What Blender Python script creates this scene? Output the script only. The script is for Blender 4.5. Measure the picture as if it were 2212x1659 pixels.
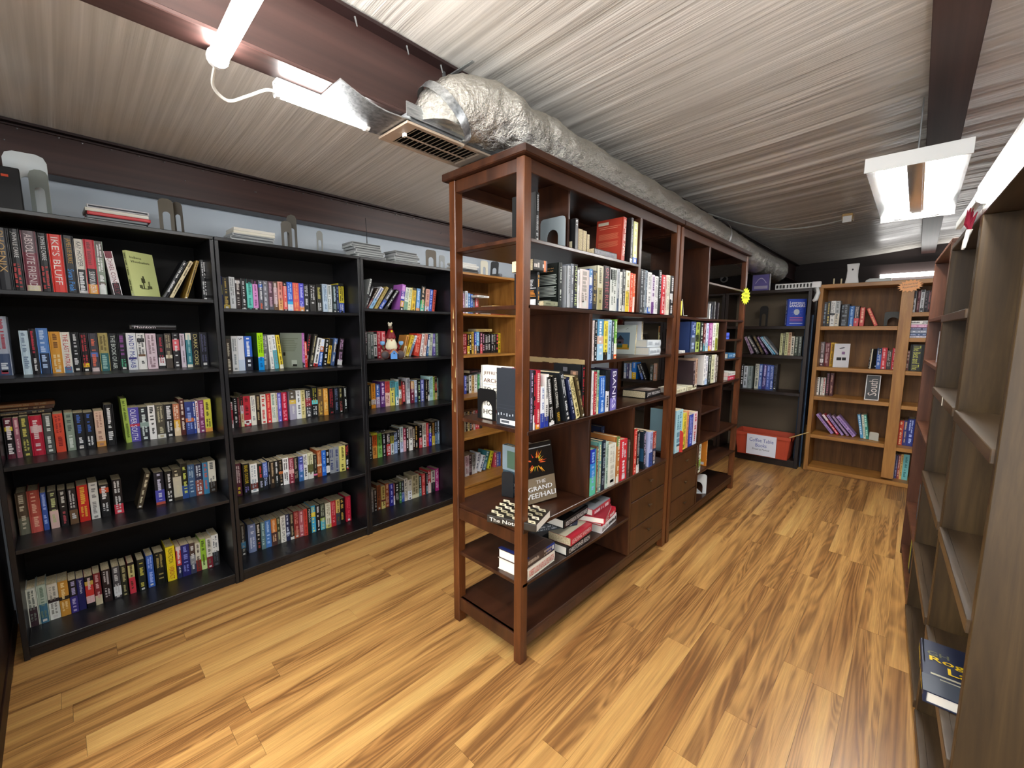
import bpy, math, random
import numpy as np
from mathutils import Matrix, Vector
R = math.radians
for o in list(bpy.data.objects): bpy.data.objects.remove(o)
S = bpy.context.scene
COL = S.collection

# ------------------------------------------------------------------ camera, world, exposure
cam = bpy.data.cameras.new('camera'); cam.sensor_fit = 'HORIZONTAL'; cam.sensor_width = 36; cam.lens = 15.058
cam.clip_start = .02; cam.clip_end = 60
co = bpy.data.objects.new('camera', cam); COL.objects.link(co); S.camera = co
yaw, pit, rol = .7536, .1228, .0051
fw = Vector((math.cos(yaw)*math.cos(pit), math.sin(yaw)*math.cos(pit), -math.sin(pit)))
rt = Vector((math.sin(yaw), -math.cos(yaw), 0)); up = rt.cross(fw)
r2 = rt*math.cos(rol)+up*math.sin(rol); u2 = up*math.cos(rol)-rt*math.sin(rol)
co.matrix_world = Matrix(((r2.x, u2.x, -fw.x, 0), (r2.y, u2.y, -fw.y, 0), (r2.z, u2.z, -fw.z, 1.33), (0, 0, 0, 1)))
EYE = Vector((0, 0, 1.33))
W = bpy.data.worlds.new('world'); S.world = W; W.use_nodes = True
W.node_tree.nodes['Background'].inputs[0].default_value = (.95, .97, 1, 1)
W.node_tree.nodes['Background'].inputs[1].default_value = 1.4
S.view_settings.view_transform = 'Standard'; S.view_settings.look = 'None'
S.view_settings.gamma = 1; S.view_settings.use_curve_mapping = False
S.view_settings.exposure = 1.22
TUBE = 34.0           # radiance of the light tubes

# ------------------------------------------------------------------ helpers
def lin(h):
    h = h.lstrip('#'); c = [int(h[i:i+2], 16)/255 for i in (0, 2, 4)]
    return tuple(x/12.92 if x <= .04045 else ((x+.055)/1.055)**2.4 for x in c)
class MB:
    """collects faces with a colour and a material slot; build() links ONE mesh object"""
    def __init__(s): s.v = []; s.f = []; s.c = []; s.m = []; s.M = None
    def add(s, vs, fs, c='808080', m=0):
        n = len(s.v); cc = lin(c) if isinstance(c, str) else c
        for p in vs:
            s.v.append(tuple(s.M @ Vector(p)) if s.M else tuple(p))
        for f in fs:
            s.f.append([n+i for i in f]); s.c.append(cc); s.m.append(m)
        return s
    def box(s, x0, x1, y0, y1, z0, z1, c='808080', m=0):
        v = [(x, y, z) for z in (z0, z1) for y in (y0, y1) for x in (x0, x1)]
        return s.add(v, [(0, 2, 3, 1), (4, 5, 7, 6), (0, 1, 5, 4), (2, 6, 7, 3), (0, 4, 6, 2), (1, 3, 7, 5)], c, m)
    def prism(s, pts, a, b, ax='z', c='808080', m=0):
        """2-D outline extruded from a to b along an axis"""
        k = {'z': lambda p, t: (p[0], p[1], t), 'y': lambda p, t: (p[0], t, p[1]), 'x': lambda p, t: (t, p[0], p[1])}[ax]
        n = len(pts); v = [k(p, a) for p in pts]+[k(p, b) for p in pts]
        f = [tuple(range(n))[::-1], tuple(range(n, 2*n))]+[(i, (i+1) % n, n+(i+1) % n, n+i) for i in range(n)]
        if ax == 'y': f = [q[::-1] for q in f]
        return s.add(v, f, c, m)
    def tube(s, path, r, n=8, c='808080', m=0, caps=True):
        P = [Vector(p) for p in path]; rr = r if isinstance(r, (list, tuple)) else [r]*len(P)
        v = []; f = []; u = None
        for i, p in enumerate(P):
            d = (P[min(i+1, len(P)-1)]-P[max(i-1, 0)]).normalized()
            if u is None: u = d.orthogonal().normalized()
            u = (u-d*u.dot(d)).normalized(); w = d.cross(u)
            for k in range(n):
                a = 2*math.pi*k/n; v.append(p+(u*math.cos(a)+w*math.sin(a))*rr[i])
        for i in range(len(P)-1):
            for k in range(n):
                a = i*n+k; b = i*n+(k+1) % n; f.append((a, b, b+n, a+n))
        if caps: f += [tuple(range(n))[::-1], tuple(range((len(P)-1)*n, len(P)*n))]
        return s.add(v, f, c, m)
    def lathe(s, prof, n=12, c='808080', m=0, at=(0, 0, 0), sx=1, sy=1):
        v = []; f = []
        for (r, z) in prof:
            for k in range(n):
                a = 2*math.pi*k/n; v.append((at[0]+r*sx*math.cos(a), at[1]+r*sy*math.sin(a), at[2]+z))
        for i in range(len(prof)-1):
            for k in range(n):
                a = i*n+k; b = i*n+(k+1) % n; f.append((a, b, b+n, a+n))
        f += [tuple(range(n))[::-1], tuple(range((len(prof)-1)*n, len(prof)*n))]
        return s.add(v, f, c, m)
    def text(s, txt, o, ux, uy, L, Hh, c, m=0, fit=True):
        """lettering laid along ux (letter tops towards uy), at most L long and Hh tall, starting at o"""
        V, F, w, h = glyphs(txt)
        if not V: return s
        sx = L/w; sy = Hh/h
        if not fit: sx = sy = min(sx, sy)
        else: sx = min(sx, sy*1.35)
        o = Vector(o); ux = Vector(ux); uy = Vector(uy)
        return s.add([o+ux*(x*sx)+uy*(y*sy) for x, y in V], F, c, m)
    def build(s, name, mats, parent=None, loc=None, rz=0, smooth=False, bevel=0):
        me = bpy.data.meshes.new(name); me.from_pydata(s.v, [], s.f)
        if not isinstance(mats, (list, tuple)): mats = [mats]
        for mt in mats: me.materials.append(mt)
        if len(mats) > 1: me.polygons.foreach_set('material_index', s.m)
        at = me.color_attributes.new('Col', 'FLOAT_COLOR', 'CORNER')
        cs = np.array([(*c, 1) for c in s.c], dtype=np.float32); ln = np.array([len(f) for f in s.f])
        if len(cs): at.data.foreach_set('color', np.repeat(cs, ln, axis=0).ravel())
        if smooth: me.polygons.foreach_set('use_smooth', [True]*len(s.f))
        me.update()
        o = bpy.data.objects.new(name, me); COL.objects.link(o)
        if parent: o.parent = parent
        if loc: o.location = loc
        if rz: o.rotation_euler.z = rz
        if bevel:
            b = o.modifiers.new('bevel', 'BEVEL'); b.width = bevel; b.segments = 1; b.limit_method = 'ANGLE'; b.angle_limit = R(40)
        return o
GC = {}
def glyphs(t):
    if t in GC: return GC[t]
    cu = bpy.data.curves.new('t', 'FONT'); cu.body = t; cu.resolution_u = 2; cu.fill_mode = 'FRONT'
    ob = bpy.data.objects.new('t', cu); COL.objects.link(ob)
    me = ob.evaluated_get(bpy.context.evaluated_depsgraph_get()).to_mesh()
    V = [(v.co.x, v.co.y) for v in me.vertices]; F = [tuple(p.vertices) for p in me.polygons]
    bpy.data.objects.remove(ob); bpy.data.curves.remove(cu)
    if V:
        x0 = min(v[0] for v in V); y0 = min(v[1] for v in V); w = max(v[0] for v in V)-x0; h = max(v[1] for v in V)-y0
        GC[t] = ([(a-x0, b-y0) for a, b in V], F, max(w, 1e-3), max(h, 1e-3))
    else: GC[t] = ([], [], 1, 1)
    return GC[t]
def tag(o, label=None, cat=None, group=None, kind=None):
    if label: o['label'] = label
    if cat: o['category'] = cat
    if group: o['group'] = group
    if kind: o['kind'] = kind
    return o
def empty(name, loc=(0, 0, 0), rz=0, label=None, cat=None, group=None, kind=None):
    o = bpy.data.objects.new(name, None); COL.objects.link(o); o.empty_display_size = .05
    o.location = loc; o.rotation_euler.z = rz
    return tag(o, label, cat, group, kind)

# ------------------------------------------------------------------ materials
def mat(name, col=(.5, .5, .5), rough=.5, metal=0, spec=.5):
    m = bpy.data.materials.new(name); m.use_nodes = True; b = m.node_tree.nodes['Principled BSDF']
    b.inputs['Base Color'].default_value = (*(lin(col) if isinstance(col, str) else col), 1)
    b.inputs['Roughness'].default_value = rough; b.inputs['Metallic'].default_value = metal
    b.inputs['Specular IOR Level'].default_value = spec
    return m
def nd(m, t, **k):
    n = m.node_tree.nodes.new(t)
    for a, v in k.items():
        if hasattr(n, a): setattr(n, a, v)
        else: n.inputs[a.replace('_', ' ')].default_value = v
    return n
def ln(m, a, ao, b, bi): m.node_tree.links.new(a.outputs[ao], b.inputs[bi])
def ramp(m, stops):
    n = nd(m, 'ShaderNodeValToRGB'); e = n.color_ramp.elements
    while len(e) < len(stops): e.new(.5)
    for x, (p, c) in zip(e, stops): x.position = p; x.color = (*lin(c), 1)
    return n
def bump(m, src, out, strength, dist=.01):
    b = m.node_tree.nodes['Principled BSDF']; n = nd(m, 'ShaderNodeBump', Strength=strength, Distance=dist)
    ln(m, src, out, n, 'Height'); ln(m, n, 'Normal', b, 'Normal'); return n
def wood(name, c0, c1, c2, scale=(3, 26, 26), rough=.4, spec=.45, rot=None, wear=None):
    m = mat(name, rough=rough, spec=spec); b = m.node_tree.nodes['Principled BSDF']
    tc = nd(m, 'ShaderNodeTexCoord'); mp = nd(m, 'ShaderNodeMapping'); mp.inputs['Scale'].default_value = scale
    ln(m, tc, 'Object', mp, 'Vector')
    n1 = nd(m, 'ShaderNodeTexNoise', Scale=1.0, Detail=5.0, Roughness=.62, Distortion=.5); ln(m, mp, 'Vector', n1, 'Vector')
    rp = ramp(m, [(.3, c0), (.5, c1), (.72, c2)]); ln(m, n1, 'Fac', rp, 'Fac')
    if wear:
        n2 = nd(m, 'ShaderNodeTexNoise', Scale=38.0, Detail=6.0, Roughness=.75); ln(m, tc, 'Object', n2, 'Vector')
        r2_ = ramp(m, [(.66, '000000'), (.70, 'ffffff')]); ln(m, n2, 'Fac', r2_, 'Fac')
        mx = nd(m, 'ShaderNodeMix', data_type='RGBA'); ln(m, r2_, 'Color', mx, 0); ln(m, rp, 'Color', mx, 6)
        mx.inputs[7].default_value = (*lin(wear), 1); ln(m, mx, 2, b, 'Base Color')
    else: ln(m, rp, 'Color', b, 'Base Color')
    bump(m, n1, 'Fac', .12, .004)
    return m
# print: paper, plastic and paint carry their colour on the mesh
PR = mat('printed_cover', rough=.38, spec=.4)
a = nd(PR, 'ShaderNodeVertexColor', layer_name='Col'); ln(PR, a, 'Color', PR.node_tree.nodes['Principled BSDF'], 'Base Color')
PG = mat('book_pages', 'd9c9a2', .85, 0, .2)
n = nd(PG, 'ShaderNodeTexNoise', Scale=260.0, Detail=2.0); tc = nd(PG, 'ShaderNodeTexCoord'); ln(PG, tc, 'Object', n, 'Vector')
rp = ramp(PG, [(.3, 'b9a67a'), (.7, 'e6dabb')]); ln(PG, n, 'Fac', rp, 'Fac'); ln(PG, rp, 'Color', PG.node_tree.nodes['Principled BSDF'], 'Base Color')
PW = mat('white_pages', 'ece8dc', .8, 0, .2)
PT = mat('painted_plastic', rough=.5, spec=.35)
a = nd(PT, 'ShaderNodeVertexColor', layer_name='Col'); ln(PT, a, 'Color', PT.node_tree.nodes['Principled BSDF'], 'Base Color')
BLK = wood('black_laminate', '0e0e10', '161619', '202024', (6, 6, 6), .34, .5)
BLKB = mat('black_back_board', '100e0d', .7, 0, .3)
MAH = wood('dark_red_mahogany', '26130a', '3b1f10', '4e2b16', (14, 14, 2.2), .33, .5, wear=None)
MAHH = wood('dark_red_mahogany_boards', '24130b', '371e12', '492a19', (2.2, 14, 14), .3, .5)
MAHW = wood('worn_mahogany_posts', '3a1d0c', '582f14', '764420', (14, 14, 2.2), .36, .5, wear='8a6038')
OAK = wood('light_oak', '7a4f22', '98682f', 'b17f40', (20, 20, 2.0), .42, .4)
OAKH = wood('light_oak_boards', '80541f', 'a06e32', 'b88544', (2.0, 20, 20), .4, .4)
OAKB = wood('oak_back_board', '4e3214', '67441f', '7f582b', (24, 24, 1.6), .55, .3)
WAL = wood('brown_oak', '2b2012', '3f301b', '534127', (22, 22, 1.6), .42, .4)
WALH = wood('brown_oak_boards', '35291b', '493927', '5e4c36', (1.6, 22, 22), .34, .5)
CHR = wood('cherry_veneer', '3e2214', '53301e', '66402a', (18, 18, 1.8), .4, .4)
ESP = wood('dark_espresso', '150b08', '1f120d', '291a13', (14, 14, 2.0), .36, .45)
ESPB = mat('grey_brown_back_board', '574b3b', .6, 0, .3)
DBR = wood('dark_brown_panel', '180d08', '24140d', '301c12', (12, 12, 2), .5, .3)
STEEL = mat('red_oxide_primer_steel', '4a2a26', .42, 0, .5)
n = nd(STEEL, 'ShaderNodeTexNoise', Scale=5.0, Detail=5.0); rp = ramp(STEEL, [(.35, '33211e'), (.65, '452e2a')]); ln(STEEL, n, 'Fac', rp, 'Fac')
ln(STEEL, rp, 'Color', STEEL.node_tree.nodes['Principled BSDF'], 'Base Color')
STEELD = mat('dark_primer_steel', '2a1a19', .5, 0, .4)
GALV = mat('galvanised_sheet', 'b4b8ba', .34, .85)
n = nd(GALV, 'ShaderNodeTexNoise', Scale=14.0, Detail=4.0); rp = ramp(GALV, [(.3, '8a8e90'), (.7, 'c8ccce')]); ln(GALV, n, 'Fac', rp, 'Fac')
ln(GALV, rp, 'Color', GALV.node_tree.nodes['Principled BSDF'], 'Base Color')
MIR = mat('bright_reflector', 'e4e6e6', .12, .95)
WHT = mat('white_enamel', 'e4e6e4', .35)
GRIL = mat('beige_register', 'b3a08c', .45)
DARK = mat('dark_void', '0c0b0a', .9, 0, .1)
CABLE = mat('cable', '9a9a94', .5)
WALL = mat('wall_liner', 'c3ced8', .6)
FARW = mat('far_wall_steel', '2e2422', .55, 0, .35)
FOIL = mat('foil_duct', 'd2d0c8', .2, .92)
tc = nd(FOIL, 'ShaderNodeTexCoord')
vo = nd(FOIL, 'ShaderNodeTexVoronoi', feature='DISTANCE_TO_EDGE', Scale=22.0); n = nd(FOIL, 'ShaderNodeTexNoise', Scale=30.0, Detail=5.0)
ln(FOIL, tc, 'Object', n, 'Vector'); ln(FOIL, n, 'Color', vo, 'Vector')
n3 = nd(FOIL, 'ShaderNodeTexNoise', Scale=26.0, Detail=6.0, Roughness=.7); ln(FOIL, tc, 'Object', n3, 'Vector')
bump(FOIL, n3, 'Fac', .9, .025)
EM = bpy.data.materials.new('lit_tube'); EM.use_nodes = True; b = EM.node_tree.nodes['Principled BSDF']
b.inputs['Base Color'].default_value = (.9, .9, .9, 1); b.inputs['Emission Color'].default_value = (1, .98, .95, 1); b.inputs['Emission Strength'].default_value = TUBE
EMF = EM.copy(); EMF.node_tree.nodes['Principled BSDF'].inputs['Emission Strength'].default_value = 9
# ceiling liner: pale vinyl with fine gathered wrinkles
CEIL = mat('ceiling_liner', 'a8a298', .28, 0, .75); b = CEIL.node_tree.nodes['Principled BSDF']
tc = nd(CEIL, 'ShaderNodeTexCoord'); mp = nd(CEIL, 'ShaderNodeMapping'); mp.inputs['Scale'].default_value = (48, .8, 1); ln(CEIL, tc, 'Object', mp, 'Vector')
n1 = nd(CEIL, 'ShaderNodeTexNoise', Scale=1.0, Detail=4.0, Roughness=.55, Distortion=.25); ln(CEIL, mp, 'Vector', n1, 'Vector')
mp2 = nd(CEIL, 'ShaderNodeMapping'); mp2.inputs['Scale'].default_value = (.9, .7, 1); ln(CEIL, tc, 'Object', mp2, 'Vector')
n2 = nd(CEIL, 'ShaderNodeTexNoise', Scale=1.6, Detail=3.0); ln(CEIL, mp2, 'Vector', n2, 'Vector')
rp = ramp(CEIL, [(.42, '000000'), (.62, 'ffffff')]); ln(CEIL, n2, 'Fac', rp, 'Fac')
mu = nd(CEIL, 'ShaderNodeMath', operation='MULTIPLY'); ln(CEIL, n1, 'Fac', mu, 0); ln(CEIL, rp, 'Color', mu, 1)
bump(CEIL, mu, 0, .6, .016)
rc = ramp(CEIL, [(.35, 'c0bcb4'), (.7, 'dedad3')]); ln(CEIL, n1, 'Fac', rc, 'Fac'); ln(CEIL, rc, 'Color', b, 'Base Color')
# floor planks: each plank object shifts the grain by its own random number
FLR = mat('hickory_plank', rough=.36, spec=.4); b = FLR.node_tree.nodes['Principled BSDF']
tc = nd(FLR, 'ShaderNodeTexCoord'); oi = nd(FLR, 'ShaderNodeObjectInfo')
vm = nd(FLR, 'ShaderNodeVectorMath', operation='SCALE'); cx = nd(FLR, 'ShaderNodeCombineXYZ')
ml = nd(FLR, 'ShaderNodeMath', operation='MULTIPLY'); ml.inputs[1].default_value = 37; ln(FLR, oi, 'Random', ml, 0)
ln(FLR, ml, 0, cx, 0); ln(FLR, ml, 0, cx, 2)
ad = nd(FLR, 'ShaderNodeVectorMath', operation='ADD'); ln(FLR, tc, 'Object', ad, 0); ln(FLR, cx, 0, ad, 1)
mp = nd(FLR, 'ShaderNodeMapping'); mp.inputs['Scale'].default_value = (.75, 15, 1); ln(FLR, ad, 0, mp, 'Vector')
nA = nd(FLR, 'ShaderNodeTexNoise', Scale=1.0, Detail=3.0, Roughness=.5, Distortion=.6); ln(FLR, mp, 'Vector', nA, 'Vector')
# cathedral figure: rings of a tilted, warped trunk
mpw = nd(FLR, 'ShaderNodeMapping'); mpw.inputs['Scale'].default_value = (.62, 10, 1); ln(FLR, ad, 0, mpw, 'Vector')
wv = nd(FLR, 'ShaderNodeTexNoise', Scale=.9, Detail=2.0, Distortion=.9); ln(FLR, mpw, 'Vector', wv, 'Vector')
m2 = nd(FLR, 'ShaderNodeMath', operation='MULTIPLY'); m2.inputs[1].default_value = 105; ln(FLR, wv, 'Fac', m2, 0)
sn = nd(FLR, 'ShaderNodeMath', operation='SINE'); ln(FLR, m2, 0, sn, 0)
nF = nd(FLR, 'ShaderNodeTexNoise', Scale=1.0, Detail=6.0, Roughness=.7); mpf = nd(FLR, 'ShaderNodeMapping'); mpf.inputs['Scale'].default_value = (5, 190, 1)
ln(FLR, ad, 0, mpf, 'Vector'); ln(FLR, mpf, 'Vector', nF, 'Vector')
base = ramp(FLR, [(.26, '86582f'), (.43, 'ad7c46'), (.57, 'c29255'), (.76, 'd0a664')]); 
s1 = nd(FLR, 'ShaderNodeMath', operation='MULTIPLY_ADD'); s1.inputs[1].default_value = .16; ln(FLR, oi, 'Random', s1, 0)
s0 = nd(FLR, 'ShaderNodeMath', operation='MULTIPLY_ADD'); s0.inputs[1].default_value = .9; s0.inputs[2].default_value = .0; ln(FLR, nA, 'Fac', s0, 0); ln(FLR, s0, 0, s1, 2)
ln(FLR, s1, 0, base, 'Fac')
msk = ramp(FLR, [(.44, 'ffffff'), (.60, '000000')]); ln(FLR, s1, 0, msk, 'Fac')
k1 = nd(FLR, 'ShaderNodeMath', operation='MULTIPLY_ADD'); k1.inputs[1].default_value = .5; k1.inputs[2].default_value = .5; ln(FLR, sn, 0, k1, 0)
k2 = nd(FLR, 'ShaderNodeMath', operation='MULTIPLY'); ln(FLR, k1, 0, k2, 0); ln(FLR, msk, 'Color', k2, 1)
k3 = nd(FLR, 'ShaderNodeMath', operation='MULTIPLY'); k3.inputs[1].default_value = .75; ln(FLR, k2, 0, k3, 0)
mx = nd(FLR, 'ShaderNodeMix', data_type='RGBA'); ln(FLR, k3, 0, mx, 0); ln(FLR, base, 'Color', mx, 6); mx.inputs[7].default_value = (*lin('6e4a28'), 1)
rf = ramp(FLR, [(.35, 'd0d0d0'), (.65, 'ffffff')]); ln(FLR, nF, 'Fac', rf, 'Fac')
mm = nd(FLR, 'ShaderNodeMix', data_type='RGBA', blend_type='MULTIPLY'); mm.inputs[0].default_value = .8; ln(FLR, mx, 2, mm, 6); ln(FLR, rf, 'Color', mm, 7)
ln(FLR, mm, 2, b, 'Base Color'); bump(FLR, nF, 'Fac', .05, .002)

# ------------------------------------------------------------------ the room
CZ = lambda y: 2.293+.07*(1.36-y) if y < 1.36 else 2.293-.09*(y-1.36)
def structure(o): o['kind'] = 'structure'; return o
fl = structure(MB().box(-1.6, 7.4, -2.4, 2.86, -.06, -.008, '5a4630').build('floor', DBR))
rnd = random.Random(7)
yy = -.62; row_i = 0
pcache = {}
while yy < 2.86:
    w = .1; x = -1.6-rnd.random()*1.1
    while x < 7.4:
        L = rnd.choice((1.22, 1.22, 1.22, .9))
        a = max(x, -1.6); bx = min(x+L, 7.4)
        if bx-a > .04:
            m = MB().box(0, bx-a-.0008, 0, min(w, 2.86-yy)-.0006, -.008, 0)
            o = m.build('plank', FLR, fl, (a, yy, 0))
        x += L
    yy += w; row_i += 1
structure(MB().box(-1.6, 7.4, 2.86, 2.94, -.06, 2.6).build('wall_left', WALL))
structure(MB().box(7.4, 7.5, -2.4, 2.94, -.06, 2.7).build('wall_far', FARW))
structure(MB().box(-1.6, 7.5, -2.5, -2.4, -.06, 2.8).build('wall_right', WALL))
# ceiling liner: a sheet gathered into wrinkles that run across the room
nx, ny = 1500, 44
xs = np.linspace(-1.6, 7.4, nx); ys = np.linspace(-2.4, 2.86, ny)
rg = np.random.RandomState(3)
def noise1(n, step):
    k = int(n/step)+3; p = rg.randn(k); t = np.arange(n)/step; i = t.astype(int); f = t-i; f = f*f*(3-2*f)
    return p[i]*(1-f)+p[i+1]*f
fine = np.stack([noise1(nx, s) for s in (5, 8, 13)]); wide = np.stack([noise1(nx, s) for s in (26, 60)])
amp = np.zeros((ny, nx)); Z = np.zeros((ny, nx))
env = np.stack([noise1(nx, 120) for _ in range(6)])
for j, y in enumerate(ys):
    t = (y+2.4)/5.26*4.999; i = int(t); f = t-i; e = env[i]*(1-f)+env[i+1]*f
    e = np.clip(.55+.6*e, .08, 1.5)
    sag = .018*np.sin(np.pi*((y+.1) % 1.45)/1.45)
    sh = (y-.7)*.02
    F = fine[0]*.35+fine[1]*.6+fine[2]*.5; G = wide[0]*.7+wide[1]*.5
    s = np.interp(xs+sh, xs, F); g = np.interp(xs+sh*2, xs, G)
    Z[j] = CZ(y)-sag+.0042*e*s+.003*g
vs = [(xs[i], ys[j], Z[j, i]) for j in range(ny) for i in range(nx)]
fs = [(j*nx+i, (j+1)*nx+i, (j+1)*nx+i+1, j*nx+i+1) for j in range(ny-1) for i in range(nx-1)]
me = bpy.data.meshes.new('ceiling'); me.from_pydata(vs, [], fs); me.materials.append(CEIL); me.polygons.foreach_set('use_smooth', [True]*len(fs)); me.update()
ceil = bpy.data.objects.new('ceiling', me); COL.objects.link(ceil); structure(ceil)
structure(MB().box(-1.6, 7.5, -2.5, 2.94, 2.75, 2.8).build('ceiling_deck', FARW)).name = 'ceiling_2'
# seam tape strips on the liner near the far end
# steel: eave strut on the left wall, deep rafter beam, right-hand purlin
ev = structure(empty('trim_1', (0, 2.75, 0)))
m = MB().box(-1.6, 7.4, -.004, .0, 1.986, 2.146); m.box(-1.6, 7.4, -.004, .108, 1.982, 1.988); m.build('strut_web', STEEL, ev, bevel=.002)
MB().box(-1.6, 7.4, -.03, .0, 2.156, 2.166).box(-1.6, 7.4, -.016, .0, 2.144, 2.151).build('strut_lip', STEELD, ev)
m = MB(); r = random.Random(5)
for i in range(34):
    x = -.2+i*.085+r.random()*.05; z = r.choice((2.139, 2.139, 2.07+r.random()*.02))
    m.tube([(x, -.003, z), (x+.002, -.02, z-.004)], [.0028, .0012], 5)
o = m.build('screw_tips', GALV, ev); o['kind'] = 'stuff'
bm = structure(empty('trim_2', (0, 1.36, 0)))
MB().box(-1.6, 7.4, -.006, .006, 2.06, CZ(1.36)+.02).build('beam_web', STEEL, bm)
MB().box(-1.6, 7.4, -.05, .05, 2.048, 2.06).build('beam_flange', STEEL, bm, bevel=.002)
MB().box(-1.6, 7.4, -.05, .05, CZ(1.36)-.018, CZ(1.36)-.008).build('beam_flange', STEELD, bm)
m = MB()
for x in (.88, 1.02, .7): m.tube([(x, -.05, 2.262), (x+.004, -.055, 2.235)], [.003, .002], 5)
m.build('screw_tip', GALV, bm)
pu = structure(empty('trim_3', (0, 0, 0)))
MB().box(-1.6, 7.4, -.075, .052, 2.30, 2.308).build('purlin_flange', STEEL, pu, bevel=.002)
MB().box(-1.6, 7.4, -.075, -.068, 2.308, CZ(0)+.02).box(-1.6, 7.4, .045, .052, 2.308, 2.33).build('purlin_web', STEELD, pu)
# dark girt and plates on the far wall
structure(MB().box(7.36, 7.4, -2.4, 2.86, 1.95, 2.2).build('trim_4', FARW, bevel=.004))

# ------------------------------------------------------------------ bookcases
def bookcase(label, loc, rz, w, h, d, shelves, mv, mh, mb, group=None, th=.017, kick=None, top_over=0, name='bookcase', dividers=(), nose=0, backz=0.0):
    r = empty(name, loc, rz, label, 'bookcase', group)
    for x in (0, w-th): MB().box(x, x+th, 0, d, 0, h-th).build('side_panel', mv, r, bevel=.0015)
    MB().box(-top_over, w+top_over, -top_over, d, h-th, h).build('top_panel', mh, r, bevel=.002)
    MB().box(th, w-th, d-.006, d-.001, .01, h-th).build('back_panel', mb, r)
    for q in shelves:
        z, xa, xb = (q, th, w-th) if not isinstance(q, tuple) else q
        m = MB().box(xa, xb, .002, d-.006, z-th, z)
        if nose: m.box(xa, xb, -.006, .014, z-nose, z+.001)
        m.build('shelf', mh, r, bevel=.0015)
    for xd, za, zb, tw in dividers: MB().box(xd, xd+tw, .001, d-.006, za, zb).build('divider', mv, r, bevel=.0015)
    if kick: MB().box(th, w-th, .012, .026, 0, kick).build('toe_kick', mh, r)
    return r
bc = []
bc.append(bookcase('tall black laminate bookcase nearest on the left, full of novels', (-.192, 2.5, 0), 0, .757, 1.775, .345, (1.475, 1.14, .80, .463, .055), BLK, BLK, BLKB, 'black bookcases along the left wall', kick=.036))
bc.append(bookcase('middle black laminate bookcase with lowered top shelf, in left row', (.568, 2.5, 0), 0, .744, 1.775, .345, (1.435, 1.108, .797, .42, .06), BLK, BLK, BLKB, 'black bookcases along the left wall', kick=.04))
bc.append(bookcase('black laminate bookcase holding the gnome, third in left row', (1.315, 2.5, 0), 0, .735, 1.775, .345, (1.466, 1.14, .795, .444, .05), BLK, BLK, BLKB, 'black bookcases along the left wall', kick=.03))
bc.append(bookcase('light oak bookcase ending the left row, seen through the island', (2.062, 2.5, 0), 0, .66, 1.767, .345, (1.462, 1.142, .813, .495, .105), OAK, OAKH, OAKB, kick=.085))
m = MB()   # shelf pin holes
for x0, x1 in ((-.192, .565), (.568, 1.312), (1.315, 2.05)):
    pass
bookcase('dark espresso bookcase holding the red crate at the back', (4.88, 1.50, 0), -math.pi/2, .755, 1.745, .3, (1.393, 1.105, .745, .075), ESP, ESP, ESPB, kick=.058, th=.03)
bookcase('dark espresso bookcase behind far island unit, next to the crate one', (4.88, 2.165, 0), -math.pi/2, .66, 1.745, .3, (1.393, 1.105, .66, .38, .075), ESP, ESP, ESPB, kick=.058, th=.03)
bookcase('dark espresso bookcase in the far left corner, seen through near island', (4.88, 2.845, 0), -math.pi/2, .675, 1.745, .3, (1.46, 1.15, .74, .40, .075), ESP, ESP, ESPB, kick=.058, th=.03)
bookcase('tall light oak double bookcase against the back of the room', (4.92, .70, 0), -math.pi/2, 1.22, 1.772, .3,
         [(z, .035, .575) for z in (1.39, 1.01, .73, .36)]+[(z, .655, 1.185) for z in (1.502, 1.29, 1.01, .715, .347)]+[.04], OAK, OAKH, OAKB, th=.034, kick=.02, dividers=((.575, .06, 1.738, .08),))
MB().box(4.99, 5.02, .735, .80, 0, 1.5).build('blue_board', mat('blue_board', '1d3a55', .6))
tag(bpy.data.objects['blue_board'], 'tall dark blue board standing between the espresso and oak bookcases', 'board')
RZ = math.pi+math.atan2(.07, 1.52)
ux = Vector((math.cos(RZ), math.sin(RZ), 0)); O = Vector((3.44, -.039, 0))
bookcase('reddish cherry bookcase, farthest in the right-hand row', O, RZ, .775, 1.735, .30, (1.41, 1.18, .823, .33, .06), CHR, CHR, CHR, th=.018, kick=.04)
bookcase('brown oak bookcase between cherry one and near end panel', O+ux*.782, RZ, .742, 1.70, .30, (1.405, 1.095, .715, .376, .065), WAL, WALH, WAL, th=.022, nose=.028, kick=.05)
bookcase('brown oak bookcase with pale end panel, nearest on the right', O+ux*1.526, RZ, .64, 1.70, .30, (1.093, .715, .375, .065), WAL, WALH, WAL, th=.024, nose=.03, kick=.05)
# dark brown cabinet at the left edge
r = empty('cabinet', (-.62, 1.62, 0), 0, 'dark brown wooden cabinet side at the left edge beside black bookcase', 'cabinet')
MB().box(0, .395, 0, 1.22, .08, 1.98).build('body', DBR, r, bevel=.003); MB().box(.01, .40, .005, 1.215, 0, .08).build('plinth', DBR, r, bevel=.002)

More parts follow.
